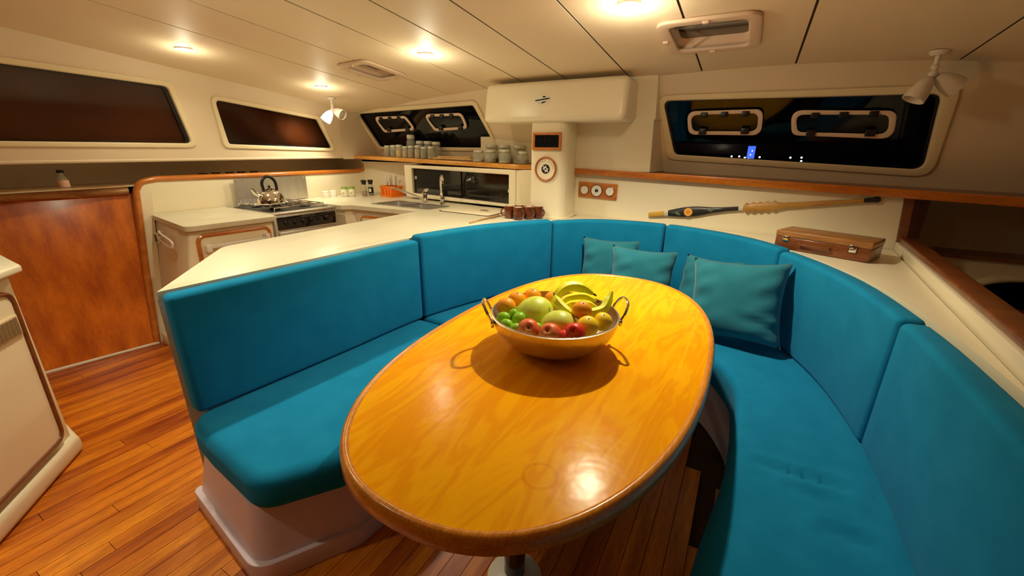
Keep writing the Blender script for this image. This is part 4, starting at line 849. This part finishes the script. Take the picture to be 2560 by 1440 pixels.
CT = {'brown': conts('spice_brown', (.30, .13, .04)), 'yellow': conts('spice_yellow', (.80, .50, .06)), 'tan': conts('spice_tan', (.60, .38, .14)), 'green': conts('spice_green', (.20, .19, .05)), 'dark': conts('spice_dark', (.06, .03, .015)), 'grey': conts('salt_grey', (.60, .55, .45))}
def jar(loc, r, h, fill, c, label, group, clip=False):
    t = thing('glass_jar', label, 'jar', loc, group); T = Matrix.Translation(loc)
    MB().lathe([(.0, .002), (r * .92, .002), (r, .01), (r, h * .66), (r * .93, h * .74), (r * .80, h * .78), (r * .80, h * .84)], 20, T).build('body', 'jarglass', t)
    if fill: MB().lathe([(.0, .004), (r * .90, .005), (r * .95, .012), (r * .95, h * fill), (.0, h * fill + .004)], 18, T).build('contents', CT[c], t)
    MB().lathe([(r * .86, h * .83), (r * .88, h * .86), (r * .88, h * .95), (r * .80, h), (.0, h)], 20, T).build('lid', 'lidglass', t)
    if clip:
        MB().tube([(loc[0] + r * .9 * math.cos(q * PI / 10), loc[1] + r * .9 * math.sin(q * PI / 10), loc[2] + h * .82) for q in range(20)], .0022, 6, closed=True).build('wire', 'steel', t)
        MB().tube(cr([(loc[0] + r * .15, loc[1] - r * .88, loc[2] + h * .86), (loc[0] + r * .15, loc[1] - r * 1.12, loc[2] + h * .72), (loc[0] - r * .15, loc[1] - r * 1.12, loc[2] + h * .72), (loc[0] - r * .15, loc[1] - r * .88, loc[2] + h * .86)], 3), .002, 6).build('clasp', 'steel', t)
    return t
GJ = 'small spice jars on the teak shelf'
cols = [('brown', .60, 'brown powder, leftmost on the shelf'), ('green', .58, 'dull green herbs, second from left'), ('yellow', .58, 'yellow spice'), ('tan', .60, 'tan spice beside the yellow one'), ('brown', .56, 'brown spice, fifth from left'), ('tan', .66, 'pale tan powder, sixth from left'), ('green', .55, 'green flakes, seventh from left'), ('yellow', .16, 'a little yellow at the bottom, nearest the cutting boards')]
for k, (c, f_, tx) in enumerate(cols):
    x = -3.60 + k * .096; jar((x, yc(x) + .075 + .006 * (k % 2), zs(x)), .041, .118 + .006 * ((k * 7) % 3), f_, c, 'small spice jar of ' + tx, GJ)
for k, (x, h, c, f_, tx) in enumerate(((-3.305, .235, 'dark', .55, 'tall glass jar of dark contents, tallest in the back row'), (-3.165, .175, 'green', .45, 'glass jar of green contents in the back row beside the tallest jar'), (-3.045, .175, 'tan', .45, 'glass jar of tan contents in the back row, third from left'), (-2.93, .170, 'grey', .3, 'glass jar of pale contents in the back row, rightmost'))):
    jar((x, yc(x) + .165, zs(x)), .050, h, f_, c, tx, 'larger jars in the back row of the shelf')
GC = 'clip-top jars at the starboard end of the shelf'
for x, dy, r, h, f_, c, tx in ((-2.285, .05, .055, .105, .2, 'grey', 'low clip-top jar nearest the cutting boards'), (-2.145, .055, .055, .112, .3, 'dark', 'clip-top jar with dark contents, second from the cutting boards'), (-1.985, .06, .055, .118, .15, 'grey', 'wide clip-top jar standing left of the last jar'), (-1.80, .085, .052, .108, .35, 'dark', 'clip-top jar at the shelf end beside the column'),
                               (-2.21, .175, .058, .160, .2, 'grey', 'tall clip-top jar in the back row nearest the cutting boards'), (-2.065, .175, .058, .160, .25, 'green', 'tall clip-top jar in the middle of the back row'), (-1.90, .178, .058, .158, .15, 'grey', 'tall clip-top jar in the back row nearest the column')):
    jar((x, yc(x) + dy, zs(x) + .0005), r, h, f_, c, tx, GC, True)
t = MB().prism([(p.x, p.y, zs(-3.0) + .0015) for p in rpoly([(-2.88, yc(-2.88) + .03), (-2.36, yc(-2.36) + .03), (-2.36, yc(-2.36) + .13), (-2.87, yc(-2.87) + .13)], .02, 4)], [(p.x, p.y, zs(-3.0) + .0165) for p in rpoly([(-2.88, yc(-2.88) + .03), (-2.36, yc(-2.36) + .03), (-2.36, yc(-2.36) + .13), (-2.87, yc(-2.87) + .13)], .02, 4)])
tag(t.build('cutting_board', 'lightwood', bevel=(.003, 2)), 'lower pale wooden cutting board lying on the shelf', 'cutting board', 'stacked cutting boards')
t = MB().poly([(p.x, p.y) for p in rpoly([(-2.84, yc(-2.84) + .06), (-2.40, yc(-2.40) + .06), (-2.40, yc(-2.40) + .17), (-2.82, yc(-2.82) + .17)], .02, 4)], zs(-3.0) + .017, zs(-3.0) + .032)
tag(t.build('cutting_board', 'lightwood', bevel=(.003, 2)), 'upper wooden cutting board on top of the other board', 'cutting board', 'stacked cutting boards')

# condiments on the worktop
for k, (x, y, tx) in enumerate(((-4.04, 3.06, 'left of the pair'), (-4.03, 3.15, 'right of the pair'))):
    t = thing('ceramic_pot', 'small white ceramic pot beside the cooker, ' + tx, 'pot', (x, y, ZC), 'white pots'); T = Matrix.Translation((x, y, ZC))
    MB().lathe([(.0, 0), (.034, 0), (.036, .01), (.036, .052), (.033, .056)], 20, T).build('body', 'white', t); MB().lathe([(.036, .054), (.036, .062), (.028, .070), (.0, .072)], 20, T).build('lid', 'white', t)
M['tinlabel'] = pm('tin_label', (.80, .78, .58), .4); M['tingreen'] = pm('tin_green', (.25, .40, .06), .4)
for k, (x, y, tx) in enumerate(((-3.93, 3.22, 'left'), (-3.885, 3.285, 'right'))):
    t = thing('herb_tin', 'small herb tin with a pale label and green top, %s one' % tx, 'tin', (x, y, ZC), 'herb tins'); T = Matrix.Translation((x, y, ZC))
    MB().lathe([(.0, 0), (.033, 0), (.034, .004), (.034, .108), (.0, .110)], 20, T).build('can', 'steel', t)
    lb = MB().lathe([(.0345, .014), (.0345, .084)], 20, T).build('label', M['tinlabel'], t); MB().lathe([(.0345, .084), (.0345, .106)], 20, T).build('green_band', M['tingreen'], t)
    MB().obox((x + .018, y - .0305, ZC + .040), (.018, .003, .026), math.radians(30)).build('print', M['faintgrey'], lb)
for k, (x, y, c, tx) in enumerate(((-3.815, 3.40, 'brown', 'without a label, half full'), (-3.79, 3.475, 'dark', 'with a dark label'))):
    t = thing('spice_grinder', 'glass spice grinder with a black cap, ' + tx, 'grinder', (x, y, ZC), 'spice grinders'); T = Matrix.Translation((x, y, ZC))
    MB().lathe([(.0, .002), (.026, .002), (.028, .008), (.028, .10), (.022, .118), (.022, .13)], 20, T).build('glass', 'jarglass', t)
    MB().lathe([(.0, .004), (.026, .006), (.026, .055), (.0, .057)], 18, T).build('contents', CT[c], t)
    MB().lathe([(.024, .128), (.024, .142), (.031, .158), (.030, .172), (.022, .176), (.0, .176)], 20, T).build('cap', 'black', t)
    if k: lb = MB().lathe([(.0285, .030), (.0285, .094)], 20, T).build('label', 'black', t); MB().obox((x + .015, y - .0265, ZC + .062), (.026, .003, .036), math.radians(30)).build('label_panel', M['tinlabel'], lb)
# orange cutlery caddy with utensils
M['orange'] = pm('orange_plastic', (.95, .20, .005), .4); M['orange2'] = pm('orange_plastic_deep', (.62, .07, .004), .5)
cx, cy, yw = -3.545, 3.55, math.radians(-12)
t = thing('cutlery_caddy', 'orange plastic caddy filled with cutlery in the galley corner', 'caddy', (cx, cy, ZC)); Rz = Matrix.Rotation(yw, 3, 'Z')
def CQ(a, b): v = Rz @ Vector((a, b, 0)); return (cx + v.x, cy + v.y)
o_, i_ = [CQ(a, b) for a, b in ((-.105, -.075), (.105, -.075), (.105, .075), (-.105, .075))], [CQ(a, b) for a, b in ((-.098, -.068), (.098, -.068), (.098, .068), (-.098, .068))]
MB().ring([(a, b, ZC) for a, b in o_], [(a, b, ZC) for a, b in i_], (0, 0, .115)).poly(i_, ZC, ZC + .006).build('box', M['orange'], t, bevel=(.003, 2))
o2, i2 = [CQ(a * 1.06, b * 1.08) for a, b in ((-.105, -.075), (.105, -.075), (.105, .075), (-.105, .075))], o_
MB().ring([(a, b, ZC + .095) for a, b in o2], [(a, b, ZC + .095) for a, b in i2], (0, 0, .022)).build('rim', M['orange'], t, bevel=(.003, 2))
MB().ring([(a, b, ZC) for a, b in o2], [(a, b, ZC) for a, b in i2], (0, 0, .018)).build('foot_band', M['orange'], t, bevel=(.003, 2))
p_ = CQ(0, 0); MB().obox((p_[0], p_[1], ZC + .06), (.004, .134, .11), yw).build('divider', M['orange'], t)
for a in (-.05, .02, .07):
    q = CQ(a, -.0765); MB().obox((q[0], q[1], ZC + .055), (.012, .003, .06), yw).build('slot', M['orange2'], t)
ut = [(-.075, -.02, -.10, .01, .16, 'spoon'), (-.05, .03, -.06, .03, .20, 'fork'), (-.03, -.03, -.055, -.02, .235, 'knife'), (-.01, .02, -.03, .02, .24, 'knife'), (.025, -.02, .035, -.01, .20, 'fork'), (.05, .02, .06, .03, .235, 'knife'), (.085, .02, .125, .03, .19, 'spoon'), (-.085, .02, -.125, .03, .15, 'spoon'), (-.065, -.04, -.11, -.05, .13, 'fork')]
for k, (a0, b0, a1, b1, h, kd) in enumerate(ut):
    p0 = Vector((*CQ(a0, b0), ZC + .010)); p1 = Vector((*CQ(a1, b1), ZC + h)); d = (p1 - p0).normalized()
    u = thing(kd, {'spoon': 'steel spoon', 'fork': 'steel fork', 'knife': 'steel knife with a dark handle'}[kd] + ' standing in the orange caddy, ' + ['at the front left', 'behind the front left spoon', 'leaning left, tall', 'right of the leaning one', 'right of the middle', 'tallest on the right', 'leaning over the right end', 'leaning far left', 'lowest, leaning out at the left corner'][k], 'cutlery', tuple(p0), 'cutlery in the orange caddy')
    m = (p0 + p1) / 2
    MB().tube([p0, m], [.008, .006], 8, flat=.5).build('handle', 'black' if kd == 'knife' else 'steel', u)
    if kd == 'knife': MB().tube([m, m.lerp(p1, .8), p1], [.009, .010, .003], 8, flat=.25).build('blade', 'steel', u)
    elif kd == 'spoon': MB().tube([m, m.lerp(p1, .55), m.lerp(p1, .75), m.lerp(p1, .9), p1], [.004, .004, .016, .017, .005], 10, flat=.35).build('bowl', 'steel', u)
    else:
        sd = d.cross(Vector((0, 1, 0))).normalized(); hd = MB().tube([m, m.lerp(p1, .55), m.lerp(p1, .66)], [.004, .004, .011], 8, flat=.4)
        for q in (-.0075, -.0025, .0025, .0075): hd.tube([m.lerp(p1, .62) + sd * q, p1 + sd * q], .002, 5)
        hd.build('tines', 'steel', u)
# brown mugs on a small cream tray
tag(MB().poly([(p.x, p.y) for p in rpoly([(-1.775, 2.90), (-1.50, 2.84), (-1.40, 2.985), (-1.40, 3.095), (-1.72, 3.11)], .03, 4)], .956, .960).build('tray', 'white', bevel=(.002, 2)), 'thin cream tray under the brown mugs', 'tray')
M['mugbrown'] = pm('brown_glaze', (.17, .045, .014), .16, coat=.6, col2=(.055, .010, .006), scale=7, lo=.42, hi=.6)
M['mugrim'] = pm('pale_glaze', (.66, .50, .36), .3)
GM = 'brown mugs on the ledge'
m0 = thing('mug', 'brown glazed mug with its handle to the left, leftmost of the six', 'mug', (0, 0, 0), GM)
MB().lathe([(.0, .001), (.034, .001), (.0385, .006), (.0395, .02), (.039, .085), (.0365, .0955), (.031, .099)], 24).build('body', 'mugbrown', m0)
MB().lathe([(.0315, .098), (.031, .100), (.027, .100), (.026, .0965), (.0, .096)], 24).build('foot_ring', 'mugrim', m0)
MB().tube(cr([(.036, 0, .025), (.058, 0, .03), (.066, 0, .05), (.058, 0, .072), (.036, 0, .078)], 4), .0062, 8).build('handle', 'mugbrown', m0)
for k, (x, y, a, tx) in enumerate(((-1.665, 2.945, 205, None), (-1.567, 2.915, -20, 'brown glazed mug nearest the settee backrest, at the front of the six'), (-1.512, 2.99, -25, 'brown glazed mug with its handle showing, third from the left in front'), (-1.46, 3.06, -20, 'brown glazed mug farthest right beside the column foot'), (-1.622, 3.035, 120, 'brown glazed mug behind the leftmost mug'), (-1.548, 3.065, 80, 'brown glazed mug at the back of the six'))):
    if k == 0: m0.location = (x, y, .960); m0.rotation_euler.z = math.radians(a)
    else: dup(m0, (x, y, .960), math.radians(a), tx)
# bottle and dark tumblers in the shelf recess
t = thing('bottle', 'small clear bottle with a dark cap in the shelf recess above the door', 'bottle', (-4.30, 1.11, 1.192)); T = Matrix.Translation((-4.30, 1.11, 1.192))
M['labelpink'] = pm('bottle_label', (.72, .42, .28), .5)
MB().lathe([(.0, 0), (.030, 0), (.031, .006), (.031, .070), (.014, .095), (.013, .115)], 18, T).build('glass', 'jarglass', t)
MB().lathe([(.0315, .012), (.0315, .058)], 18, T).build('label', M['labelpink'], t); MB().lathe([(.019, .108), (.019, .128), (.0, .129)], 16, T).build('cap', 'black', t)
t0 = thing('tumbler', 'dark glass tumbler in the recess behind the teak rail', 'glass', (0, 0, 0), 'dark tumblers behind the teak rail')
MB().lathe([(.0, 0), (.030, 0), (.038, .066), (.035, .066), (.028, .008), (.0, .008)], 18).build('bowl', 'blackgloss', t0)
for k in range(5):
    loc = (-4.30 - .015 * (k % 2), 2.02 + k * .115, 1.192)
    tx = ['aftmost in the row', 'second from the door end', 'middle of the five', 'fourth from the door end', 'forwardmost in the row'][k]
    if k == 0: t0.location = loc; t0['label'] = 'dark glass tumbler in the recess behind the teak rail, ' + tx
    else: dup(t0, loc, 0, 'dark glass tumbler in the recess behind the teak rail, ' + tx)

# ------------------------------------------------------------------ on the dinette wall and ledge
# trio of weather dials
bx, bz, bl = -1.095, 1.175, .335
def WB(x, z, d=0.): return Vector((x, yl(x) + .035 - d, z))
t = thing('weather_station', 'teak board with three white-faced weather dials, below the ledge', 'barometer', (bx, yl(bx), 1.11))
bp = [(-1.262, 1.115), (-.928, 1.108), (-.928, 1.232), (-1.262, 1.238)]
MB().prism([WB(a, b, .001) for a, b in bp], [WB(a, b, .016) for a, b in bp]).build('board', 'teakx', t, bevel=(.003, 2))
for k, (a, r_) in enumerate(((-1.205, .034), (-1.098, .045), (-.985, .034))):
    m = Matrix.Translation(WB(a, 1.174, .016)) @ Matrix.Rotation(PI / 2, 4, 'X')
    d_ = MB().lathe([(r_ * 1.12, 0), (r_ * 1.12, .012), (r_, .014), (r_ * .98, .009)], 28, m).build('bezel', 'mahog', t)
    MB().lathe([(.0, .009), (r_, .009), (r_, 0)], 28, m).build('dial_face', 'white', d_)
    if k == 1: MB().lathe([(.0, .0105), (.014, .0105), (.014, .009)], 18, m).build('dial_centre', 'black', d_)
    MB().obox(WB(a, 1.174 + r_ * .2, .0265), (.002, .001, r_ * .9)).build('needle', 'faintgrey', d_)
# painted paddle
A_, B_ = Vector((-.655, yl(-.65) + .005, 1.018)), Vector((.675, yl(.67) + .005, 1.238)); ax = (B_ - A_); L_ = ax.length; ax.normalize()
up_ = Vector((0, 0, 1)); up_ = (up_ - ax * up_.dot(ax)).normalized(); nv = ax.cross(up_)
if nv.y > 0: nv = -nv
def bow(s_): x = A_.x + ax.x * s_ * L_; return Vector((0, yl(x) + .035 - .022 - (A_.y + ax.y * s_ * L_), 0))
def PQ(s_, h, d): return A_ + ax * s_ * L_ + bow(s_) + up_ * h + nv * d
def slab(name, prof, mat, par, d0=-.012, d1=.012):
    """flat carved length: outline half-heights along the paddle, rounded in section"""
    n = len(prof); V = []; K = 8
    for s_, hh in prof:
        for k in range(K):
            q = 2 * PI * k / K; V.append(PQ(s_, hh * math.cos(q), (d1 * min(1, hh / .02)) * math.sin(q)))
    F = [(i * K + k, i * K + (k + 1) % K, (i + 1) * K + (k + 1) % K, (i + 1) * K + k) for i in range(n - 1) for k in range(K)] + [tuple(range(K)), tuple((n - 1) * K + k for k in range(K))]
    return MB().add(V, F).build(name, mat, par)
M['ochre'] = pm('ochre_wood', (.66, .36, .05), .4); M['bluegrey'] = pm('blue_black_paint', (.022, .020, .022), .35); M['carved'] = wood('carved_wood', (.50, .24, .045), (.62, .33, .07), 'x', 4., rough=.45, coat=.1)
t = thing('paddle', 'long painted wooden paddle with a sunflower, hung under the ledge', 'paddle', tuple(A_))
slab('grip', [(0, .013), (.01, .017), (.09, .019)], M['ochre'], t)
for s_ in (.094, .101, .108, .462, .469, .476): slab('binding', [(s_ - .0022, .020 if s_ < .2 else .015), (s_ + .0022, .020 if s_ < .2 else .015)], 'white', t, d1=.0135)
slab('painted_blade', [(.11, .0215), (.14, .027), (.18, .034), (.22, .037), (.26, .035), (.30, .028), (.34, .020), (.40, .015), (.46, .014)], M['bluegrey'], t)
sf = (.218, 0.)
M['petal'] = pm('petal_orange', (.92, .42, .08), .5); M['petal2'] = pm('flower_heart', (.75, .26, .02), .5); M['leafgreen'] = pm('painted_leaf', (.10, .15, .08), .5)
st_ = []
for k in range(32): rr = .033 if k % 2 == 0 else .026; st_.append((sf[0] * L_ + rr * math.cos(2 * PI * k / 32), rr * math.sin(2 * PI * k / 32)))
fl_ = MB().prism([PQ(a / L_, b, .0115) for a, b in st_], [PQ(a / L_, b, .0150) for a, b in st_]).build('sunflower', M['petal'], t, smooth=None)
hc = [(sf[0] * L_ + .015 * math.cos(2 * PI * k / 20), .015 * math.sin(2 * PI * k / 20)) for k in range(20)]
MB().prism([PQ(a / L_, b, .015) for a, b in hc], [PQ(a / L_, b, .0165) for a, b in hc]).build('flower_centre', M['petal2'], fl_)
for q in ([(.125, -.002), (.150, .006), (.165, .012), (.172, -.004), (.178, -.020), (.160, -.016), (.148, -.002)], [(.315, .010), (.335, .012), (.345, .004), (.335, -.008), (.318, -.004)]):
    MB().prism([PQ(a, b, .0112) for a, b in q], [PQ(a, b, .0130) for a, b in q]).build('painted_leaf', M['leafgreen'], t, smooth=None)
pr = [(.482, .018)]
for k in range(5): pr += [(.495 + k * .030, .037), (.510 + k * .030, .024)]
slab('carved_grip', pr + [(.645, .022)], M['carved'], t)
slab('shaft', [(.645, .019), (.75, .016), (.90, .012), (.945, .012)], M['carved'], t)
slab('dark_tip', [(.945, .012), (.955, .0135), (.975, .014), (.99, .018), (1.0, .010)], M['bluegrey'], t)
# wooden case on the ledge
t = thing('wooden_case', 'flat brown wooden case with a silver latch on the cream ledge', 'case', (.42, 2.88, .956)); yw = math.radians(-24); cc = Vector((.43, 2.885, 0)); Rz = Matrix.Rotation(yw, 3, 'Z')
def KP(a, b, z): v = Rz @ Vector((a, b, 0)); return Vector((cc.x + v.x, cc.y + v.y, z))
KW, KD = .225, .105
MB().obox((cc.x, cc.y, .956 + .036), (KW * 2, KD * 2, .070), yw).build('base', 'mahog', t, bevel=(.004, 2))
M['caselid'] = wood('case_lid', (.34, .14, .035), (.44, .20, .055), 'x', 3., rough=.4, coat=.15)
MB().obox((cc.x, cc.y, 1.0445), (KW * 2 + .004, KD * 2 + .004, .033), yw).build('lid', M['caselid'], t, bevel=(.004, 2))
lp = KP(.15, -KD - .004, 1.018); MB().obox(lp, (.032, .007, .040), yw).build('latch', 'chrome', t, bevel=(.003, 2))
lp = KP(-.17, -KD - .004, 1.018); MB().obox(lp, (.030, .007, .030), yw).build('latch', 'chrome', t, bevel=(.003, 2))
MB().tube(cr([KP(-.09, -KD - .002, 1.005), KP(-.085, -KD - .022, 1.0), KP(.04, -KD - .022, 1.0), KP(.045, -KD - .002, 1.005)], 4), .006, 8).build('handle', 'mahog', t)

# ------------------------------------------------------------------ bowl of fruit on the table
ZTB = .7465; BC = Vector((-.585, 1.40, ZTB)); BR, BH = .245, .148
M['bowlmetal'] = pm('bowl_metal', (.62, .50, .36), .30, metal=.85, col2=(.70, .60, .46), scale=14, bump=.12, bscale=38)
bw = thing('fruit_bowl', 'wide metal bowl with two loop handles, filled with fruit on the table', 'bowl', tuple(BC)); T = Matrix.Translation(BC)
pr = [(.0, .001), (.055, .002)] + [(.055 + (BR - .055) * math.sin(a) ** 1.0, .002 + (BH - .002) * (1 - math.cos(a)) ** 1.0) for a in [k * PI / 2 / 10 for k in range(1, 10)]] + [(BR, BH)]
MB().lathe(pr + [(BR + .003, BH + .002), (BR - .003, BH + .003)] + [(max(0, r - .005), z + .005) for r, z in reversed(pr)], 48, T).build('shell', 'bowlmetal', bw)
for sgn in (-1, 1):
    u = Vector((.85, .53, 0)).normalized() * sgn; v = Vector((-u.y, u.x, 0)); e = BC + u * (BR - .004) + Vector((0, 0, BH - .02))
    h = cr([e - v * .060, e - v * .058 + u * .02 + Vector((0, 0, .04)), e - v * .030 + u * .035 + Vector((0, 0, .068)), e + v * .030 + u * .035 + Vector((0, 0, .068)), e + v * .058 + u * .02 + Vector((0, 0, .04)), e + v * .060], 5)
    hd = MB().tube(h, .0055, 8).build('handle', 'chrome', bw)
    for k in (-1, 1): MB().obox(e + v * k * .060 + u * .002, (.012, .022, .026), math.atan2(u.y, u.x)).build('bracket', 'chrome', hd, bevel=(.003, 2))
def fm(name, c, c2, rough=.4, sc=14, bump=.05, bs=120, lo=.4, hi=.65): return pm(name, c, rough, spec=.4, col2=c2, scale=sc, bump=bump, bscale=bs, lo=lo, hi=hi)
M['orangefruit'] = fm('orange_skin', (1., .36, .004), (1., .45, .012), bs=260, bump=.15)
M['yellowfruit'] = fm('yellow_skin', (1., .66, .01), (1., .76, .05), bs=200)
M['melon'] = fm('melon_skin', (.60, .70, .05), (.78, .84, .15), sc=9, lo=.35, hi=.7)
M['limefruit'] = fm('lime_skin', (.22, .54, .008), (.38, .68, .02), bs=240)
M['apple'] = fm('apple_skin', (.80, .10, .03), (.90, .42, .14), sc=7, lo=.42, hi=.62)
M['applered'] = fm('red_apple_skin', (.74, .03, .015), (.86, .20, .06), sc=7, lo=.5, hi=.75)
M['plantain'] = fm('plantain_skin', (.84, .80, .01), (.62, .68, .02), sc=5, lo=.45, hi=.75)
M['stem'] = pm('fruit_stem', (.10, .07, .02), .7)
G = lambda x, y, z: Vector((x, y, z))
Z0 = ZTB
def orange(p, r, tx, mat='orangefruit', kind='orange', grp='oranges in the bowl', stemdir=(.2, -.3, .9)):
    t = thing(kind, tx, kind, tuple(p), grp); MB().sphere(p, (r, r, r * .95), 24, 16).build('skin', mat, t)
    d = Vector(stemdir).normalized(); MB().lathe([(.0, .0015), (.002, .001), (.003, 0)], 8, Matrix.Translation(p + d * r * .965) @ d.to_track_quat('Z', 'Y').to_matrix().to_4x4()).build('stem_scar', 'stem', t)
def melon(p, r, q, tx):
    t = thing('melon', tx, 'melon', tuple(p), 'pale green melons in the bowl'); R = Vector(q).to_track_quat('Z', 'Y').to_matrix()
    MB().sphere(p, (r, r, r * 1.10), 32, 20, mat=R, fn=lambda v: 1 + .010 * math.cos(8 * math.atan2(v.y, v.x)) * (1 - abs(v.z))).build('rind', 'melon', t)
    MB().lathe([(.0, .004), (.007, .003), (.009, 0)], 10, Matrix.Translation(p + Vector(q).normalized() * r * 1.09) @ R.to_4x4()).build('stem_scar', 'stem', t)
melon(G(-.655, 1.368, .880), .072, (.3, .6, .35), 'round pale green melon in the middle of the bowl')
melon(G(-.528, 1.308, .878), .064, (.8, .1, .25), 'pale green melon to the right of the middle, near the apples')
orange(G(-.765, 1.335, .905), .038, 'orange at the left edge of the bowl above the limes', stemdir=(.2, -.75, -.35))
orange(G(-.770, 1.435, .900), .038, 'orange second from left along the back of the bowl')
orange(G(-.735, 1.510, .900), .037, 'orange third from left, highest along the back')
orange(G(-.635, 1.505, .905), .039, 'orange behind the middle melon')
orange(G(-.462, 1.362, .940), .037, 'orange on top in front of the plantains')
orange(G(-.392, 1.393, .900), .036, 'yellow-orange fruit wedged at the right side of the bowl', 'yellowfruit', 'grapefruit', 'yellow fruit in the bowl')
orange(G(-.425, 1.322, .900), .041, 'yellow grapefruit behind the red apple', 'yellowfruit', 'grapefruit', 'yellow fruit in the bowl')
def lime(p, r, d, tx):
    t = thing('lime', tx, 'lime', tuple(p), 'limes in the bowl'); R = Vector(d).to_track_quat('Z', 'Y').to_matrix()
    MB().sphere(p, (r, r, r * 1.14), 18, 12, mat=R, fn=lambda v: 1 + .10 * max(0, abs(v.z) - .93) / .07).build('skin', 'limefruit', t)
    MB().lathe([(.0, .002), (.003, .001), (.004, 0)], 8, Matrix.Translation(p + R @ Vector((0, 0, r * 1.22))) @ R.to_4x4()).build('stem_scar', 'stem', t)
for p, r, d, tx in ((G(-.735, 1.262, .888), .024, (1, .2, .2), 'lime at the left rim below the single orange'), (G(-.676, 1.278, .892), .025, (.2, 1, .3), 'darkest lime beside the middle melon'), (G(-.695, 1.215, .885), .024, (1, -.3, .1), 'lime low at the left front of the bowl'), (G(-.652, 1.207, .882), .022, (.7, .5, .2), 'lime next to the left apple'),
                    (G(-.708, 1.292, .897), .020, (.1, .3, 1), 'small lime tucked between two limes at the left'), (G(-.712, 1.345, .893), .020, (.5, .5, .5), 'small lime between the left orange and the melon'), (G(-.590, 1.245, .885), .022, (.8, .1, .2), 'lime between the two melons'), (G(-.573, 1.225, .872), .017, (.2, .1, 1), 'tiny lime between the two pale apples')):
    lime(p, r, d, tx)
def apple(p, r, d, tx, mat='apple'):
    t = thing('apple', tx, 'apple', tuple(p), 'apples in the bowl'); d = Vector(d).normalized(); m = Matrix.Translation(p) @ d.to_track_quat('Z', 'Y').to_matrix().to_4x4()
    prof = [(0, -.80)] + [(math.sin(a) * (1 + .06 * math.cos(a)), -math.cos(a) * .92 + (.06 if a < .3 else 0)) for a in [k * PI / 14 for k in range(2, 13)]] + [(.22, .80), (.08, .66), (0, .62)]
    MB().lathe([(a * r, b * r) for a, b in prof], 24, m).build('skin', mat, t); MB().tube([m @ Vector((0, 0, r * .6)), m @ Vector((r * .06, 0, r * 1.02))], .0018, 6).build('stem', 'stem', t)
apple(G(-.605, 1.214, .889), .040, (.35, -.6, .55), 'pale red apple at the front left of the bowl')
apple(G(-.523, 1.216, .889), .041, (.0, -.7, .75), 'pale red apple at the front middle, dimple facing up')
apple(G(-.473, 1.236, .880), .030, (.3, .3, .8), 'small red apple half hidden between two apples', 'applered')
apple(G(-.446, 1.252, .897), .037, (.1, -.75, .6), 'deep red apple at the front right of the bowl', 'applered')
def plantain(P, r, tx):
    t = thing('plantain', tx, 'plantain', P[0], 'green-yellow plantains in the bowl'); C = cr([Vector(p) for p in P], 6); n = len(C)
    R = [r * (min(1, .30 + 2.6 * min(i, n - 1 - i) / (n - 1))) for i in range(n)]; R[0] = r * .28; R[-1] = r * .22
    MB().tube(C, R, 6).build('skin', 'plantain', t, smooth=25); MB().tube([C[-1], C[-1] + (C[-1] - C[-2]).normalized() * .014], [r * .24, r * .16], 6).build('tip', 'stem', t)
plantain([(-.600, 1.405, .905), (-.595, 1.455, .955), (-.565, 1.500, .975), (-.520, 1.530, .968), (-.480, 1.545, .945)], .021, 'plantain curving highest at the back of the bunch')
plantain([(-.575, 1.400, .925), (-.545, 1.435, .945), (-.500, 1.470, .950), (-.450, 1.490, .938)], .019, 'plantain in the middle of the bunch')
plantain([(-.550, 1.385, .925), (-.515, 1.410, .935), (-.470, 1.435, .935), (-.430, 1.455, .925)], .018, 'plantain just below the middle one')
plantain([(-.395, 1.500, .985), (-.400, 1.475, .955), (-.405, 1.430, .930), (-.440, 1.385, .922), (-.470, 1.360, .920)], .020, 'plantain at the right with its stalk standing up')
plantain([(-.480, 1.345, .918), (-.520, 1.355, .928), (-.560, 1.375, .945), (-.585, 1.395, .965)], .019, 'plantain at the front of the bunch pointing left')

# ------------------------------------------------------------------ the harbour at night beyond the forward windows
E_blue = emis('blue_floodlight', (.06, .16, 1.), 2.2); E_white = emis('harbour_lamp', (.85, .9, 1.), 9.)
M['nightwall'] = pm('night_wall', (.02, .02, .03), .8)
t = thing('harbour_tower', 'distant blue floodlit tower beyond the starboard forward window', 'tower', (-.55, 60, -.2))
MB().box(-.95, -.15, 59.6, 60.6, -.2, 2.0).build('shaft', E_blue, t)
MB().box(-1.0, -.10, 59.55, 60.65, 2.0, 2.15).build('roof', M['nightwall'], t)
for k in range(3): MB().box(-.75 + .12 * k, -.65 + .12 * k, 59.55, 59.6, .5 + .45 * k, .62 + .45 * k).build('window', E_white, t)
for k, (x, z, tx) in enumerate(((-2.58, .79, 'leftmost of the distant shore lights'), (-1.75, .80, 'distant shore light second from the left'), (-1.13, .67, 'distant shore light at the left foot of the blue tower'), (.43, .75, 'distant shore light right of the blue tower'), (3.55, .76, 'distant shore light below the right opening port'), (4.63, .78, 'upper of the rightmost pair of distant shore lights'), (4.67, .39, 'lower of the rightmost pair of distant shore lights'))):
    yy = 57. if k == 6 else 60.
    if k == 6: x, z = x * .95, 1.5 + (z - 1.5) * .95
    l = thing('shore_lamp', tx, 'lamp', (x, yy, -.2), 'shore lights'); MB().sphere((x, yy, z), .10, 12, 8).build('globe', E_white, l); MB().tube([(x, yy, -.2), (x, yy, z - .08)], .02, 8).build('post', M['nightwall'], l)
tag(MB().box(-9, 12, 56, 64, -1.2, -.2).build('quay', M['nightwall'], smooth=None), 'dark distant quay carrying the blue tower and shore lights', 'quay')
